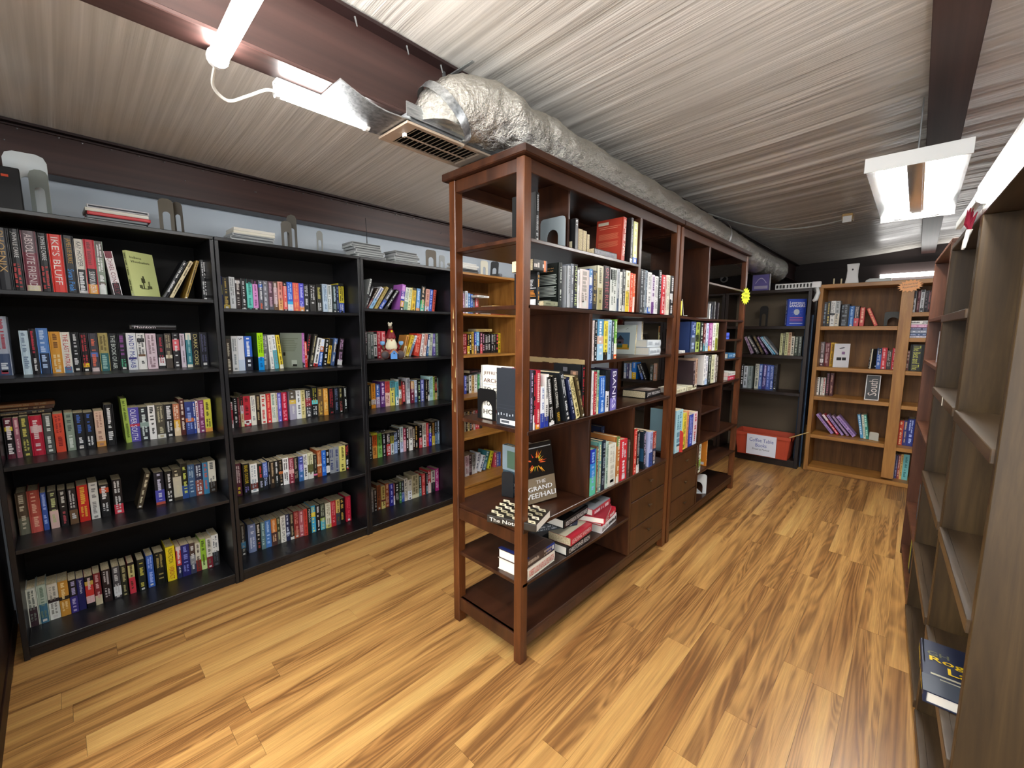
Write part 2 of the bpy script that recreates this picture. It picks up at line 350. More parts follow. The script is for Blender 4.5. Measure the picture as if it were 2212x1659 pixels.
# ------------------------------------------------------------------ the island shelving
def island(name, label, x0, mirror, L=1.356):
    r = empty(name, (x0, 1.042, 0), 0, label, 'shelving unit', 'island shelving units'); D = .415
    def B(part, xa, xb, ya, yb, za, zb, mt, bev=.002, par=None):
        if mirror: xa, xb = L-xb, L-xa
        return MB().box(xa, xb, ya, yb, za, zb).build(part, mt, par or r, bevel=bev)
    for xa in (0, L-.042):
        for ya in (0, D-.038): B('post', xa, xa+.042, ya, ya+.038, 0, 1.936, MAHW, .003)
    B('top_board', -.02 if not mirror else -.005, L+.004, -.022, D+.022, 1.936, 1.966, MAHH, .004)
    for ya in (.004, D-.026): B('apron', .042, L-.042, ya, ya+.022, 1.888, 1.936, MAHH)
    for xa in (.006, L-.028): B('apron', xa, xa+.022, .038, D-.038, 1.888, 1.936, MAH)
    B('shelf', .042, .864, .0, D-.004, 1.650, 1.664, MAHH); B('end_rail', .004, .04, .038, D-.038, 1.651, 1.666, MAH)
    B('partition', .864, .889, .0, D-.004, 1.427, 1.888, MAH)
    B('rail', .889, L-.042, D-.03, D-.008, 1.69, 1.72, MAH)
    B('partition', .312, .324, .035, .2, 1.664, 1.935, MAH) if not mirror else None
    # slightly sagging second shelf
    pts = [(.03, 1.412), (.35, 1.409), (.7, 1.405), (1.0, 1.404), (L-.03, 1.412), (L-.03, 1.427), (1.0, 1.419), (.7, 1.42), (.35, 1.424), (.03, 1.427)]
    if mirror: pts = [(L-x, z) for x, z in pts][::-1]
    MB().prism(pts, 0, D-.004, 'y').build('shelf', MAHH, r, bevel=.0015)
    B('partition', .437, .459, 0, D-.004, .952, 1.409, MAH)
    B('shelf', .03, L-.03, -.002, D-.002, .936, .952, MAHH)
    B('shelf', .459, L-.042, 0, D-.004, 1.186, 1.2, MAHH)
    B('partition', .455, .473, 0, D-.004, .567, .936, MAH)
    B('partition', .866, .889, 0, D-.004, .12, .936, MAH)
    B('shelf', .01, L-.042, -.002, D-.002, .549, .567, MAHH)
    B('apron', .004, .026, .038, D-.038, .497, .549, MAH)
    B('shelf', .01, .866, 0, D-.004, .325, .341, MAHH)
    B('shelf', .01, L-.01, .004, D-.006, .102, .118, MAHH)
    for ya in (.004, D-.024): B('rail', .042, L-.042, ya, ya+.02, .06, .102, MAH)
    for xa in (.004, L-.024): B('rail', xa, xa+.02, .038, D-.038, .06, .118, MAH)
    B('back_panel', .889, L-.042, D-.02, D-.012, .118, .549, MAH)
    for za, zb in ((.413, .546), (.257, .409), (.121, .253)):
        d = B('drawer', .892, L-.046, .002, .36, za, zb, MAH, .003)
        c = (.892+L-.046)/2; c = L-c if mirror else c; zc = (za+zb)/2+.008
        MB().box(c-.016, c+.016, -.018, -.008, zc-.006, zc+.008, m=0).box(c-.006, c+.006, -.008, .002, zc-.005, zc+.005).build('knob', KNB, d, bevel=.003)
    if not mirror:
        m = MB(); rr = random.Random(2); y = .02
        while y < .33:
            w = .012+rr.random()*.02; m.box(.4345, .437, y, y+w, 1.187-rr.random()*.006, 1.205+rr.random()*.003); y += w
        m.build('torn_glue_strip', GLUE, r)['label'] = 'pale torn strip where a shelf was removed'
        m = MB()
        for k in range(9):
            y = D-.04+rr.random()*.03; z = .98+k*.05; m.add([(-.001, y, z), (-.001, y+.007, z+.002), (-.001, y+.003, z+.05)], [(0, 1, 2)])
        m.build('scuffs', GLUE, r)
    else:
        B('shelf', .473, .866, 0, D-.004, .755, .768, MAHH); B('shelf', .042, .437, 0, D-.004, 1.262, 1.276, MAHH); B('shelf', .042, .437, 0, D-.004, 1.112, 1.125, MAHH)
    return r
KNB = mat('brass_brown_knob', '5a4630', .35, .7); GLUE = mat('torn_wood', 'a08a60', .8)
island('island_shelving', 'tall dark red wooden open shelving unit, near half of the island', 1.166, False)
island('island_shelving', 'dark red shelving unit with yellow starburst, far half of the island', 2.54, True)

# ------------------------------------------------------------------ books
NAMED = {'black': '141414', 'charcoal': '303030', 'grey': '808080', 'silver': 'b8b8b8', 'white': 'e8e8e8', 'cream': 'dcd2b4', 'red': 'c42c30', 'maroon': '6a2030',
 'pink': 'd8a0b8', 'coral': 'dc7058', 'orange': 'd88830', 'tan': 'b89868', 'brown': '6a4428', 'yellow': 'e0cc3c', 'lime': 'a8c850', 'green': '409050', 'sage': '90a090',
 'teal': '48888c', 'aqua': '64b8c4', 'blue': '3460b8', 'navy': '26305c', 'lavender': 'a498cc', 'purple': '5a3c88', 'olive': '70683c', 'peach': 'e0b89c'}
NL = {k: np.array([int(v[i:i+2], 16) for i in (0, 2, 4)], float) for k, v in NAMED.items()}
def cname(h):
    c = np.array([int(h[i:i+2], 16) for i in (0, 2, 4)], float)
    if c.max() < 62 and c.max()-c.min() < 18: return 'black'
    return min(NL, key=lambda k: ((NL[k]-c)**2).sum())
def bandlist(s):
    p = s.split('/'); out = []; a = 0
    for i in range(0, len(p), 2):
        b_ = float(p[i+1])/100 if i+1 < len(p) else 1; out.append((a, b_, p[i])); a = b_
    return out
def book_mesh(kind, t, h, d, bands, ink, title, seed, front=(), back=(), simple=False):
    rr = random.Random(seed); BL = bandlist(bands); main = max(BL, key=lambda q: q[1]-q[0])[2]
    hard = kind == 'h'; bt = .0026 if hard else .0008; m = MB()
    m.box(0, bt, .002, d, 0, h, main); m.box(t-bt, t, .002, d, 0, h, main)
    if hard: sec = [(0, .005), (.18*t, .0014), (.5*t, 0), (.82*t, .0014), (t, .005), (t, .008), (0, .008)]
    else: sec = [(0, .0008), (.12*t, 0), (.88*t, 0), (t, .0008), (t, .0025), (0, .0025)]
    for a, b_, c in BL: m.prism(sec, h*(1-b_), h*(1-a), 'z', c)
    IL = bandlist(ink); ye = -.0006
    parts = [x.strip() for x in title.split('|')] if title else []
    def marks(za, zb, c):
        z = zb; lh = t*rr.uniform(.32, .5); x0 = t*.5-lh/2+t*rr.uniform(-.06, .06); two = t > .024 and rr.random() < .45 and not simple
        rows = [(x0, lh)] if not two else [(t*.2, t*.22), (t*.54, t*.22)]
        for xa, l in rows:
            z = zb
            while z > za+.006:
                w = rr.uniform(.5, 1.0)*l*.6
                if simple: w *= 3.2
                if rr.random() < .14: z -= l*.7; continue
                k = rr.random(); e = l*(.25 if k < .3 and not simple else 0)
                m.add([(xa, ye, z-w), (xa+l-e, ye, z-w), (xa+l-e, ye, z), (xa, ye, z)], [(0, 1, 2, 3)], c); z -= w*1.32
    for i, (a, b_, c) in enumerate(IL):
        za, zb = h*(1-b_)+h*.05, h*(1-a)-h*.05
        tx = parts[i] if i < len(parts) else ''
        if tx:
            Hh = t*.52; L = zb-za; m.text(tx, (t*.5-Hh*.5, ye, zb), (0, 0, -1), (1, 0, 0), L, Hh, c)
        elif len(parts) == 1 and i > 0: marks(za, zb, c)
        else:
            if len(IL) == 1:
                cut = h*rr.uniform(.38, .62); marks(za+(zb-za)*.0+.012, cut-.012, c); marks(cut, zb, c)
            else: marks(za, zb, c)
    if not simple and rr.random() < .45 and not title:
        z = h*rr.uniform(.02, .05); m.add([(t*.28, ye, z), (t*.72, ye, z), (t*.72, ye, z+t*.35), (t*.28, ye, z+t*.35)], [(0, 1, 2, 3)], 'd8d8d4' if rr.random() < .5 else ink.split('/')[0])
    for side, lst in ((1, front), (0, back)):
        X = t+.0004 if side else -.0004
        for k, q in enumerate(lst):
            X += .00015 if side else -.00015
            if q[0] == 'r':
                y0, y1, z0, z1 = q[1]*d, q[2]*d, q[3]*h, q[4]*h
                if not side: y0, y1 = d-y1, d-y0
                f = (0, 1, 2, 3) if side else (3, 2, 1, 0)
                m.add([(X, y0, z0), (X, y1, z0), (X, y1, z1), (X, y0, z1)], [f], q[5])
            elif q[0] == 'p':
                pts = [((X, a*d, b_*h) if side else (X, d-a*d, b_*h)) for a, b_ in q[1]]
                m.add(pts, [tuple(range(len(pts)))], q[2])
            else:
                _, s, y, z, L, Hh, c = q; y *= d; Hh *= h; L *= d
                if not side: y = d-y
                for e in (0, .05*Hh): m.text(s, (X, y+(e if side else -e), z*h), (0, 1, 0) if side else (0, -1, 0), (0, 0, 1), L, Hh, c); X += .00006 if side else -.00006
    g = .0035 if hard else .0004; pgs = MB().box(bt, t-bt, .005, d-g, g, h-g)
    return m, pgs
SEEN = {}
def add_book(kind, loc, M3, t, h, d, bands, ink, title, label, group=None, seed=0, front=(), back=(), white=False):
    m, p = book_mesh(kind, t, h, d, bands, ink, title, seed, front, back)
    nm = 'hardback_book' if kind == 'h' else 'paperback_book'
    o = m.build(nm, PR); tag(o, label, 'book', group)
    MM = M3.to_4x4(); MM.translation = Vector(loc); o.matrix_world = MM
    p.build('pages', PW if white else PG, o); return o
ORD = ['first', 'second', 'third', 'fourth', 'fifth', 'sixth', 'seventh', 'eighth', 'ninth', 'tenth', 'eleventh', 'twelfth', 'thirteenth', 'fourteenth', 'fifteenth', 'sixteenth',
 'seventeenth', 'eighteenth', 'nineteenth', 'twentieth', 'twenty-first', 'twenty-second', 'twenty-third', 'twenty-fourth', 'twenty-fifth', 'twenty-sixth', 'twenty-seventh', 'twenty-eighth', 'twenty-ninth']
SHIFT = {'u1a': [(10, 1)], 'u2b': [(4, 1), (9, 1)], 'o1b': [(3, 1)]}
BOOKS=[
('u1a','left black bookcase','top shelf','Y',(2.62, 1.475),[(-0.128,0.037,0.243,0.00,'2b2b30','c8a060','PHOENIX','h'),(-0.089,0.030,0.243,0.00,'141416','d8d8d8/50/c83838','JOHN LE CARRE','h'),(-0.056,0.041,0.242,0.00,'6a5a60/35/7d3f4c/88/d8cfae','d8c8c8','ABSOLUTE FRIENDS','h'),
(-0.015,0.031,0.240,0.00,'141416','d8d8d8/50/c83838','JOHN LE CARRE','h'),(0.017,0.040,0.240,0.00,'d8362c','f4e8e0',"IKE'S BLUFF",'h'),(0.057,0.034,0.242,0.00,'17171c','c89a30/52/3a90e0','JAMES LEE BURKE|Swan Peak','h'),(0.093,0.027,0.233,0.00,'e2ddd0/54/202024/92/c8c8c8','4a4a4a/54/e0e0e0','KAY HOOPER|','h'),
(0.120,0.034,0.234,0.00,'c02434/52/18181a/80/e0a040','801820/52/f0f0f0','|SURVIVOR IN DEATH','h'),(0.155,0.025,0.232,0.00,'6a6460/30/8a9888/75/6a5a50/80/d8dcd8','e8e8e8','','h'),(0.202,0.028,0.194,-0.11,'7a2438/15/e8e0e0/70/1c1418','7a2030','MICHAEL CONNELLY','h'),(0.371,0.017,0.202,0.48,'1a1c20','d0d0d0','','h'),
(0.397,0.014,0.205,0.47,'d8c8a0','5a4a30','','h'),(0.453,0.012,0.199,0.31,'a8883a','3a2a10','','h'),(0.528,0.025,0.198,0.00,'121214','d0d0d0','','h'),]),
('u1b','left black bookcase','second shelf','Y',(2.69, 1.14),[(-0.168,0.042,0.239,0.00,'a8b0c0/63/405070','b04050/63/d0d8e0','','h'),(-0.097,0.025,0.182,0.00,'c8dde8','7a90a8','','h'),(-0.070,0.020,0.190,0.00,'1c1a1e','c83048/60/e8e8e8','','h'),
(-0.049,0.033,0.193,0.00,'5a86c8/55/223048','b8d0f0','','h'),(-0.014,0.034,0.178,0.00,'d89a38','7a4a10/50/f0d8a0','','h'),(0.020,0.028,0.176,0.00,'e6e2d6/85/5080a8','b82030','THE LAST PATRIOT','h'),(0.049,0.026,0.175,0.00,'18181a','d0d0d0','','h'),
(0.078,0.025,0.172,0.00,'1a1214/78/e8c820/88/181214','b83038','','h'),(0.106,0.028,0.171,0.00,'44424a/50/5a78c0/62/44424a/90/d8c8c8','e06848','','h'),(0.137,0.032,0.172,0.00,'b0a060/53/2f6a6e','6a5c30/53/90b8b0','','h'),(0.171,0.029,0.170,0.00,'181a1a','c8d0c8','THE BOOK OF AIR','h'),
(0.202,0.028,0.169,0.00,'1a181c','8a4a90/65/50a880','','h'),(0.231,0.034,0.172,0.00,'e6e8ea/66/4a4080/72/e0e4e8','283c90','ANDY McNAB|','h'),(0.267,0.031,0.171,0.00,'ecebe6/14/1c1c1c/25/ecebe6/58/7a5a40/64/ecebe6','5a5a5a','','h'),(0.301,0.038,0.170,0.00,'e0ccd4','9a8088','','h'),
(0.343,0.025,0.166,0.00,'1a1a1c/68/e8e8e8/92/1a1a1c','a83040','','p'),(0.372,0.026,0.170,0.00,'4a4038/62/d8d0b8/72/4a4038','a89878','','p'),(0.402,0.026,0.172,0.00,'201c20/18/d86068/50/201c20','d8d8d8','','p'),(0.433,0.019,0.169,0.00,'cfc0cc','807078','','p'),
(0.455,0.022,0.172,0.00,'e0dcc8/20/2f7a86/92/e0dcc8','a0c8c8','','p'),(0.481,0.030,0.174,0.00,'14120f','c8b878','DARK CODE','p'),(0.512,0.035,0.176,0.00,'18181f','50506a','','p'),]),
('u1c','left black bookcase','third shelf','Y',(2.66, 0.8),[(-0.171,0.027,0.170,0.00,'5a2030/22/e0c840/32/141014/88/5a2030','e0d8d8','','h'),(-0.144,0.015,0.167,0.00,'a06070','e0c0c0','','p'),(-0.127,0.025,0.171,0.00,'3a3a28','c8c060','','p'),
(-0.101,0.037,0.169,0.00,'b02038/25/d8b8b8/42/b02038','e0c8c8','','h'),(-0.062,0.027,0.170,0.00,'484c48','d8dcd8','','p'),(-0.032,0.029,0.168,0.00,'d04a30','8a2018','','p'),(0.002,0.026,0.168,0.00,'8a9a8a','50605a/55/e0e8e0','','p'),
(0.029,0.031,0.164,0.00,'121318','3a60b0/62/e0e0e0','','p'),(0.061,0.029,0.162,0.00,'121318','3a60b0/62/e0e0e0','','p'),(0.094,0.030,0.164,0.00,'d8b8a0/85/c89048','a07868','','p'),(0.128,0.031,0.189,0.00,'141416','e0e0e0','','h'),
(0.193,0.020,0.210,-0.03,'a0b850','50681c','','h'),(0.206,0.040,0.164,0.00,'5048a0/48/b83048/56/5048a0','e0e0f0','OLIVER SOUTH|','p'),(0.247,0.032,0.162,0.00,'23262c/45/8aa098/60/23262c','d0dcd8','','p'),(0.279,0.027,0.166,0.00,'ecebe8','303030','','p'),
(0.308,0.032,0.165,0.00,'4a463a/88/d8d8d0','b8b090','','p'),(0.342,0.032,0.163,0.00,'151517','d8d8d8','','p'),(0.375,0.025,0.162,0.00,'b87050/50/d8a838/75/e0c8a0','f0e0c8','','p'),(0.401,0.020,0.183,0.00,'4a1c18','e0d0c0','','p'),
(0.422,0.033,0.167,0.00,'2a3a7a/50/c87040/62/2a3a7a','8aa0d8','','p'),(0.455,0.010,0.164,0.00,'3048a0','e0e0e0','','p'),(0.467,0.010,0.166,0.00,'e6d8dc','a03040','','p'),(0.478,0.024,0.169,0.00,'7a3060','d0a0c0','','p'),
(0.502,0.031,0.171,0.00,'d0cc48/88/d89848','404020','','p'),]),('u1d','left black bookcase','fourth shelf','Y',(2.68, 0.463),[(-0.168,0.033,0.183,0.00,'4a3c2e/60/6a6a5a','c0b8a0','','h'),
(-0.135,0.035,0.185,0.00,'a8483c/62/c05850','e0a890','','h'),(-0.098,0.016,0.168,0.00,'3a58a8','a0b8e8','','p'),(-0.077,0.026,0.168,0.00,'26241f/52/d8b8b0','b8c088','','p'),(-0.047,0.024,0.165,0.00,'161416','d8d8d0/55/b85058','','p'),
(-0.018,0.026,0.164,0.00,'221c20/60/6a5038','c8c8c8','','p'),(0.012,0.034,0.169,0.00,'c82820','e8b040','','p'),(0.050,0.029,0.172,0.00,'d8d8d2','8a8a88','','p'),(0.084,0.031,0.153,0.00,'18181a/10/c85030/25/18181a','e0e0e0','|SAPPHIRE','p'),
(0.128,0.032,0.166,0.00,'1c1618/72/c83848','d8d8d8','','p'),(0.206,0.021,0.174,0.25,'4a4030','d8d0b0','','p'),(0.279,0.036,0.165,0.00,'1e1e2a/55/4a4aa8/92/b05040','c8c8e0','','p'),(0.322,0.027,0.161,0.00,'151515','e0e0e0','','p'),
(0.352,0.034,0.164,0.00,'3a3428/25/c8c0a8/90/3a3428','d0c8a8','','p'),(0.386,0.027,0.185,0.00,'16180f/62/2a4a8a','c8d060','','p'),(0.414,0.029,0.173,0.00,'3a5a80','a0b8c8','','p'),(0.444,0.032,0.169,0.00,'1c2444/52/8a4a40','d0d8e0','','p'),
(0.477,0.024,0.171,0.00,'3a80a8','c06050','','p'),(0.502,0.033,0.173,0.00,'d8d4c4/66/2a2018','6a6a6a','','p'),]),('u1e','left black bookcase','bottom shelf','Y',(2.67, 0.055),[
(-0.175,0.029,0.171,0.00,'ccd0c4/50/3a2830','707870','','h'),(-0.145,0.029,0.174,0.00,'b0c0b0/50/40708a','708878','','h'),(-0.115,0.032,0.164,0.00,'d8d4c4/42/30282c/52/e4e8e0','8a8880','','p'),(-0.082,0.031,0.164,0.00,'c89038/44/2a2018/54/c89038','f0d8a0','','p'),
(-0.050,0.024,0.156,0.00,'1e1a1e/50/3a3080','b0a8d0','','p'),(-0.025,0.024,0.152,0.00,'23235c','e0e0f0','Jonathan','p'),(0.001,0.027,0.152,0.00,'151214/15/c8a850/28/c83830/62/e0b8b8/85/151214','e0c8c8','','p'),(0.030,0.023,0.154,0.00,'7a2428/70/c8c0a0','d0a0a0','','p'),
(0.058,0.029,0.158,0.00,'2a1c1c','c8c0c0','','p'),(0.094,0.026,0.159,0.00,'4a484c/62/e4e8ea/92/4a484c','c8c8c8','','p'),(0.122,0.021,0.156,0.00,'2a2a1c','b0a878','','p'),(0.149,0.023,0.157,0.00,'22181c/8/c8c080/48/c83848','40301a','','p'),
(0.184,0.026,0.160,0.00,'1c2420','c0b850','','p'),(0.218,0.026,0.165,0.00,'3a64bc','a0b8f0','','p'),(0.248,0.041,0.166,0.00,'161812','9a8a50','','h'),(0.294,0.036,0.182,0.00,'ecd424','302818/52/b83028','NON FICTION|VERDICT','h'),
(0.334,0.020,0.169,0.00,'d8c8c8/12/c84040/60/202850','e0e0e0','','p'),(0.355,0.034,0.169,0.00,'24246c','8088d0','','p'),(0.390,0.024,0.167,0.00,'4a3830/40/8a8c90/70/3a4058','d0d0d0','','p'),(0.415,0.022,0.155,0.00,'d4d0bc/60/8a2c28','504038','','p'),
(0.438,0.023,0.169,0.00,'92bc38/72/c0d890','40581c','','p'),(0.462,0.025,0.168,0.00,'d8d4c8/62/7a2430','6a6a5a','','p'),(0.488,0.031,0.175,0.00,'e6e6e0/55/2a2a2a','505860','','p'),]),
('u2a','middle black bookcase','top shelf','Y',(2.66, 1.435),[(0.612,0.013,0.170,0.00,'2a3a9a/25/e0dca0/55/3050a8','e0e0e0','','p'),(0.626,0.028,0.167,0.00,'201c14/85/b8a040','c8a848','','p'),(0.655,0.026,0.171,0.00,'d8dcdc','8a9090','','p'),
(0.684,0.022,0.163,0.00,'2a1a18/5/e0e0e0/14/2a1a18','d0c8c0','','p'),(0.709,0.022,0.167,0.00,'201f1f/95/e0e0e0','d8d8d8','','p'),(0.736,0.027,0.167,0.00,'141416/14/62c8b8/92/141416','2a8078','','p'),(0.765,0.024,0.165,0.00,'141416/14/d890cc/92/141416','8a4a80','','p'),
(0.795,0.020,0.165,0.00,'5a5c68/12/3a60b0/24/5a5c68','e0e0e0/70/e06030','','p'),(0.818,0.023,0.165,0.00,'74747c','c8c8d0','','p'),(0.844,0.024,0.165,0.00,'5a3a48/80/50505a','c0a0b0','','p'),(0.871,0.021,0.165,0.00,'6a5848/20/b8989c/75/6a5038','e0d0d0','','p'),
(0.894,0.023,0.167,0.00,'e09888/60/e8b070','8a3a30','','p'),(0.919,0.020,0.166,0.00,'1a1618/14/e06058/92/1a1618','f0c0b0','','p'),(0.941,0.029,0.168,0.00,'2f64d0/65/38b0e0/75/e0e8f0','c0d8ff','','p'),(0.972,0.033,0.167,0.00,'e2605a','f0a060','','p'),
(1.007,0.026,0.167,0.00,'5050c8/80/e89850','c0c0f8','','p'),(1.036,0.027,0.164,0.00,'2a2a2c','d8d8d8','','p'),(1.067,0.035,0.165,0.00,'333230','d0d0d0','','p'),(1.110,0.032,0.170,0.00,'262622','b8b060/60/e0e0e0','','p'),
(1.144,0.028,0.173,0.00,'c4d6e6','6a88a8','','p'),(1.173,0.029,0.173,0.00,'e6ecec','8a9890','','p'),(1.204,0.025,0.171,0.00,'2c3838','c8dce0','','p'),(1.230,0.016,0.177,0.00,'28305a','8090c0','','p'),
(1.247,0.032,0.187,0.00,'16160f/10/d8c838/65/4058b0','202020/65/e0e0e0','','p'),]),('u2b','middle black bookcase','second shelf','Y',(2.67, 1.108),[(0.621,0.023,0.174,0.00,'3c3228','d0c8b0','','p'),
(0.649,0.028,0.188,0.00,'e8eaea','8a9498','','p'),(0.677,0.030,0.188,0.00,'e4e8ee/68/c8d8ea','303438','5|','p'),(0.709,0.035,0.187,0.00,'2f62c4/60/1c2030','e0e8f0','','p'),(0.794,0.028,0.196,0.03,'6a6c70','d0d0d0','','p'),
(0.836,0.018,0.192,-0.05,'e6e6e2','a0a0a0','','p'),(0.858,0.021,0.194,-0.07,'e6eaea/45/58a8b8','808890','','p'),(0.884,0.018,0.193,-0.08,'e4cc3a/88/e8e4d0','604a10','','p'),(1.021,0.017,0.154,0.00,'c83028','f0d0c0','','p'),
(1.020,0.019,0.199,0.16,'1c1618','c83840/60/e0e0e0','','p'),(1.046,0.019,0.199,0.21,'33302a','c0b890','','p'),(1.072,0.024,0.176,0.21,'e8e8e4/90/c83030','202020','','p'),(1.100,0.024,0.170,0.16,'e8ecf2/28/c87848/48/3060b0','d0e0ff','','p'),
(1.131,0.023,0.169,0.14,'18181a','e0e0e0','','p'),(1.156,0.019,0.170,0.15,'1a1814/25/e0b838/92/1a1814','40300a','','p'),(1.179,0.021,0.172,0.19,'5878b0/20/302c30/50/4a6490','e0e0e0','','p'),(1.222,0.030,0.171,0.15,'22181e/80/e0e0e0','c8a0c8','','p'),
]),('u2c','middle black bookcase','third shelf','Y',(2.68, 0.797),[(0.623,0.012,0.142,0.00,'e0d8d8/30/b84050/70/e0d8d8','b03040','','p'),(0.636,0.022,0.167,0.00,'161618','e0e0e0','','p'),
(0.658,0.010,0.165,0.00,'6a2028','a06060','','p'),(0.671,0.014,0.183,0.00,'201c1c/35/d8d8e0/60/d8d0a0','a84040','','p'),(0.686,0.033,0.168,0.00,'c42a3a/80/ecece8/92/c42a3a','701820','','p'),(0.721,0.025,0.168,0.00,'e6e2d4','8a8a90','','p'),
(0.747,0.024,0.169,0.00,'2c1e14','b09a70','','p'),(0.772,0.028,0.169,0.00,'e4dfd0','c84038','','p'),(0.802,0.024,0.171,0.00,'cc3434','f0a080','','p'),(0.827,0.025,0.171,0.00,'e2e2d2','80a090','','p'),
(0.853,0.008,0.169,0.00,'d8d0b0','8a8060','','p'),(0.861,0.019,0.170,0.00,'6c62bc','c8c8f0','','p'),(0.884,0.028,0.171,0.00,'bc1c3e','f0a0b0','','p'),(0.927,0.036,0.171,0.00,'5e564c/30/d8b850/45/a8a4b8','d0d0d0','','p'),
(0.965,0.027,0.174,0.00,'e8eaea','50545a','','p'),(0.993,0.024,0.173,0.00,'dcd094','8a8040','','p'),(1.018,0.036,0.172,0.00,'2c2a2a/30/902830/60/3a3a3c','d8d8d8','','p'),(1.056,0.035,0.187,0.00,'15181a/45/60c8d0/58/15181a','a8a040/60/e0e0e0','','p'),
(1.091,0.036,0.175,0.00,'6a5234','c8a850','','p'),(1.129,0.027,0.170,0.00,'dc9c40','f0d890','','p'),(1.160,0.031,0.171,0.00,'151214','a83038/80/e0e0e0','','p'),(1.196,0.027,0.170,0.00,'151820','6a7898','','p'),
(1.227,0.025,0.169,0.00,'16160f','a8a068/50/a85050','','p'),(1.258,0.026,0.167,0.00,'151615','d8e0dc','','p'),]),('u2d','middle black bookcase','fourth shelf','Y',(2.65, 0.42),[
(0.615,0.028,0.183,0.00,'582838','e0d0d0/68/e0c838','','p'),(0.652,0.031,0.174,0.00,'161514','dcc028/70/8078c0','BRAD TAYLOR|','p'),(0.688,0.036,0.163,0.00,'e8eae8/68/6a3028/90/e8eae8','90a0a8','','p'),(0.728,0.023,0.157,0.00,'1c211c','c83830/60/a0a0b8','','p'),
(0.752,0.025,0.159,0.00,'5068ac/55/1a1c24','b8c8f0','','p'),(0.780,0.008,0.164,0.00,'1a1a1c','d0d0d0','','p'),(0.789,0.021,0.157,0.00,'2e241c','b09878','','p'),(0.812,0.021,0.156,0.00,'1e201f','d8d8d8','','p'),
(0.835,0.023,0.157,0.00,'1c1816/45/b86838/55/1c1816','8a7860','','p'),(0.858,0.032,0.161,0.00,'eaeae8','2a2024','','p'),(0.891,0.027,0.156,0.00,'8c3444/45/d0a0a0/62/8c3444','d8a8b0','','p'),(0.919,0.025,0.154,0.00,'23201e','a09078','','p'),
(0.945,0.027,0.154,0.00,'3c4a90/30/6a60c0/55/3a68a0','a8b8f0','','p'),(0.973,0.026,0.160,0.00,'e6e6e2','40404a','','p'),(1.000,0.032,0.164,0.00,'d4d4b0/45/5a5a34/75/d8d8d0','6a6a48','','p'),(1.032,0.021,0.146,0.00,'2a2820/82/e070a0/90/2a2820','8a8878','','p'),
(1.055,0.028,0.169,0.00,'9a4c24/52/e4d0b8/60/9a4c24','d8a878','','p'),(1.084,0.026,0.163,0.00,'2264c4','90b8f0','','p'),(1.111,0.022,0.162,0.00,'18191a/65/e6e6e6/92/18191a','d0d0d0','','p'),(1.133,0.034,0.164,0.00,'8c9298','404a78','','p'),
(1.168,0.030,0.168,0.00,'8c9298','404a78','','p'),(1.199,0.038,0.168,0.00,'dcd474','605c28','','p'),(1.238,0.027,0.171,0.00,'191414','c04040/50/e0e0e0','','p'),]),
('u2e','middle black bookcase','bottom shelf','Y',(2.67, 0.06),[(0.622,0.024,0.184,0.00,'2c2c2c/55/4a88b0/75/3a3a3a','a8a8a0','','p'),(0.662,0.039,0.168,0.00,'8494bc','d8e0f0','','h'),(0.702,0.024,0.164,0.00,'1a1714','e0d8c8/65/a04030','','p'),
(0.726,0.022,0.165,0.00,'5a787c','b0c8c0','','p'),(0.749,0.031,0.166,0.00,'4474b4','a0c0e8','','p'),(0.781,0.030,0.164,0.00,'c47434/50/4a302c','e0b890','','p'),(0.811,0.020,0.165,0.00,'3c4028/55/50504a','a8a880','','p'),
(0.832,0.029,0.166,0.00,'e4e2d8','30302c','WILBUR SMITH','p'),(0.862,0.022,0.168,0.00,'2a3050/68/a0a8c0/78/2a3050','d0d8e8','','p'),(0.886,0.021,0.166,0.00,'342a22/90/e0e0d8','a89878','','p'),(0.908,0.029,0.172,0.00,'8e2c2c/70/9c5038','d08878','','p'),
(0.938,0.026,0.167,0.00,'a85860','e0b8b8','','p'),(0.964,0.022,0.171,0.00,'c44438','8a2020','','p'),(0.990,0.020,0.170,0.00,'1e241c','e0e0e0','PEARSON','p'),(1.011,0.028,0.174,0.00,'44a8d0/25/e0c838/42/44a8d0','e8e070','','p'),
(1.042,0.023,0.170,0.00,'1c191c','e0e0e0','','p'),(1.067,0.029,0.174,0.00,'33382e/55/90a840/66/50a8b8','b0b8a0','','p'),(1.101,0.033,0.167,0.00,'e0dcc4/85/c8c068','908868','','p'),(1.134,0.032,0.172,0.00,'b42630','e08890','','p'),
(1.167,0.026,0.172,0.00,'d4b464/52/3a4048','6a5828','','p'),(1.195,0.031,0.169,0.00,'1c1816','c09a48','','p'),(1.236,0.034,0.174,0.00,'b41c36','e04858','','p'),]),
('u3a','right black bookcase','top shelf','Y',(2.66, 1.466),[(1.410,0.012,0.207,0.26,'e4e8e4/50/1c1c20','404848','','p'),(1.414,0.016,0.161,0.39,'18181c','e0e0e0','','p'),(1.428,0.013,0.164,0.54,'3a2c26/50/6a2028','c8b8a8','','p'),
(1.445,0.024,0.172,0.57,'e4e4e8/55/90c0e0','4060a0','','p'),(1.487,0.019,0.180,0.57,'b49e54','6a5a20','','p'),(1.516,0.024,0.171,0.63,'4a4a4c/55/3a58b0','d0d0e0','','p'),(1.562,0.021,0.169,0.64,'1c1c1e','d8d8d8','','p'),
(1.678,0.028,0.185,0.15,'c070d0/25/4a48a8/45/d8d8f0/55/3038a0/62/c8a048/85/1c1c20','f0c0f0','','p'),(1.708,0.030,0.166,0.17,'dce4d8/60/7aa890','708878','','p'),(1.739,0.027,0.166,0.16,'dcdca8','8a8a58','','p'),(1.772,0.030,0.167,0.11,'2c281c/10/e4c038','806010','','p'),
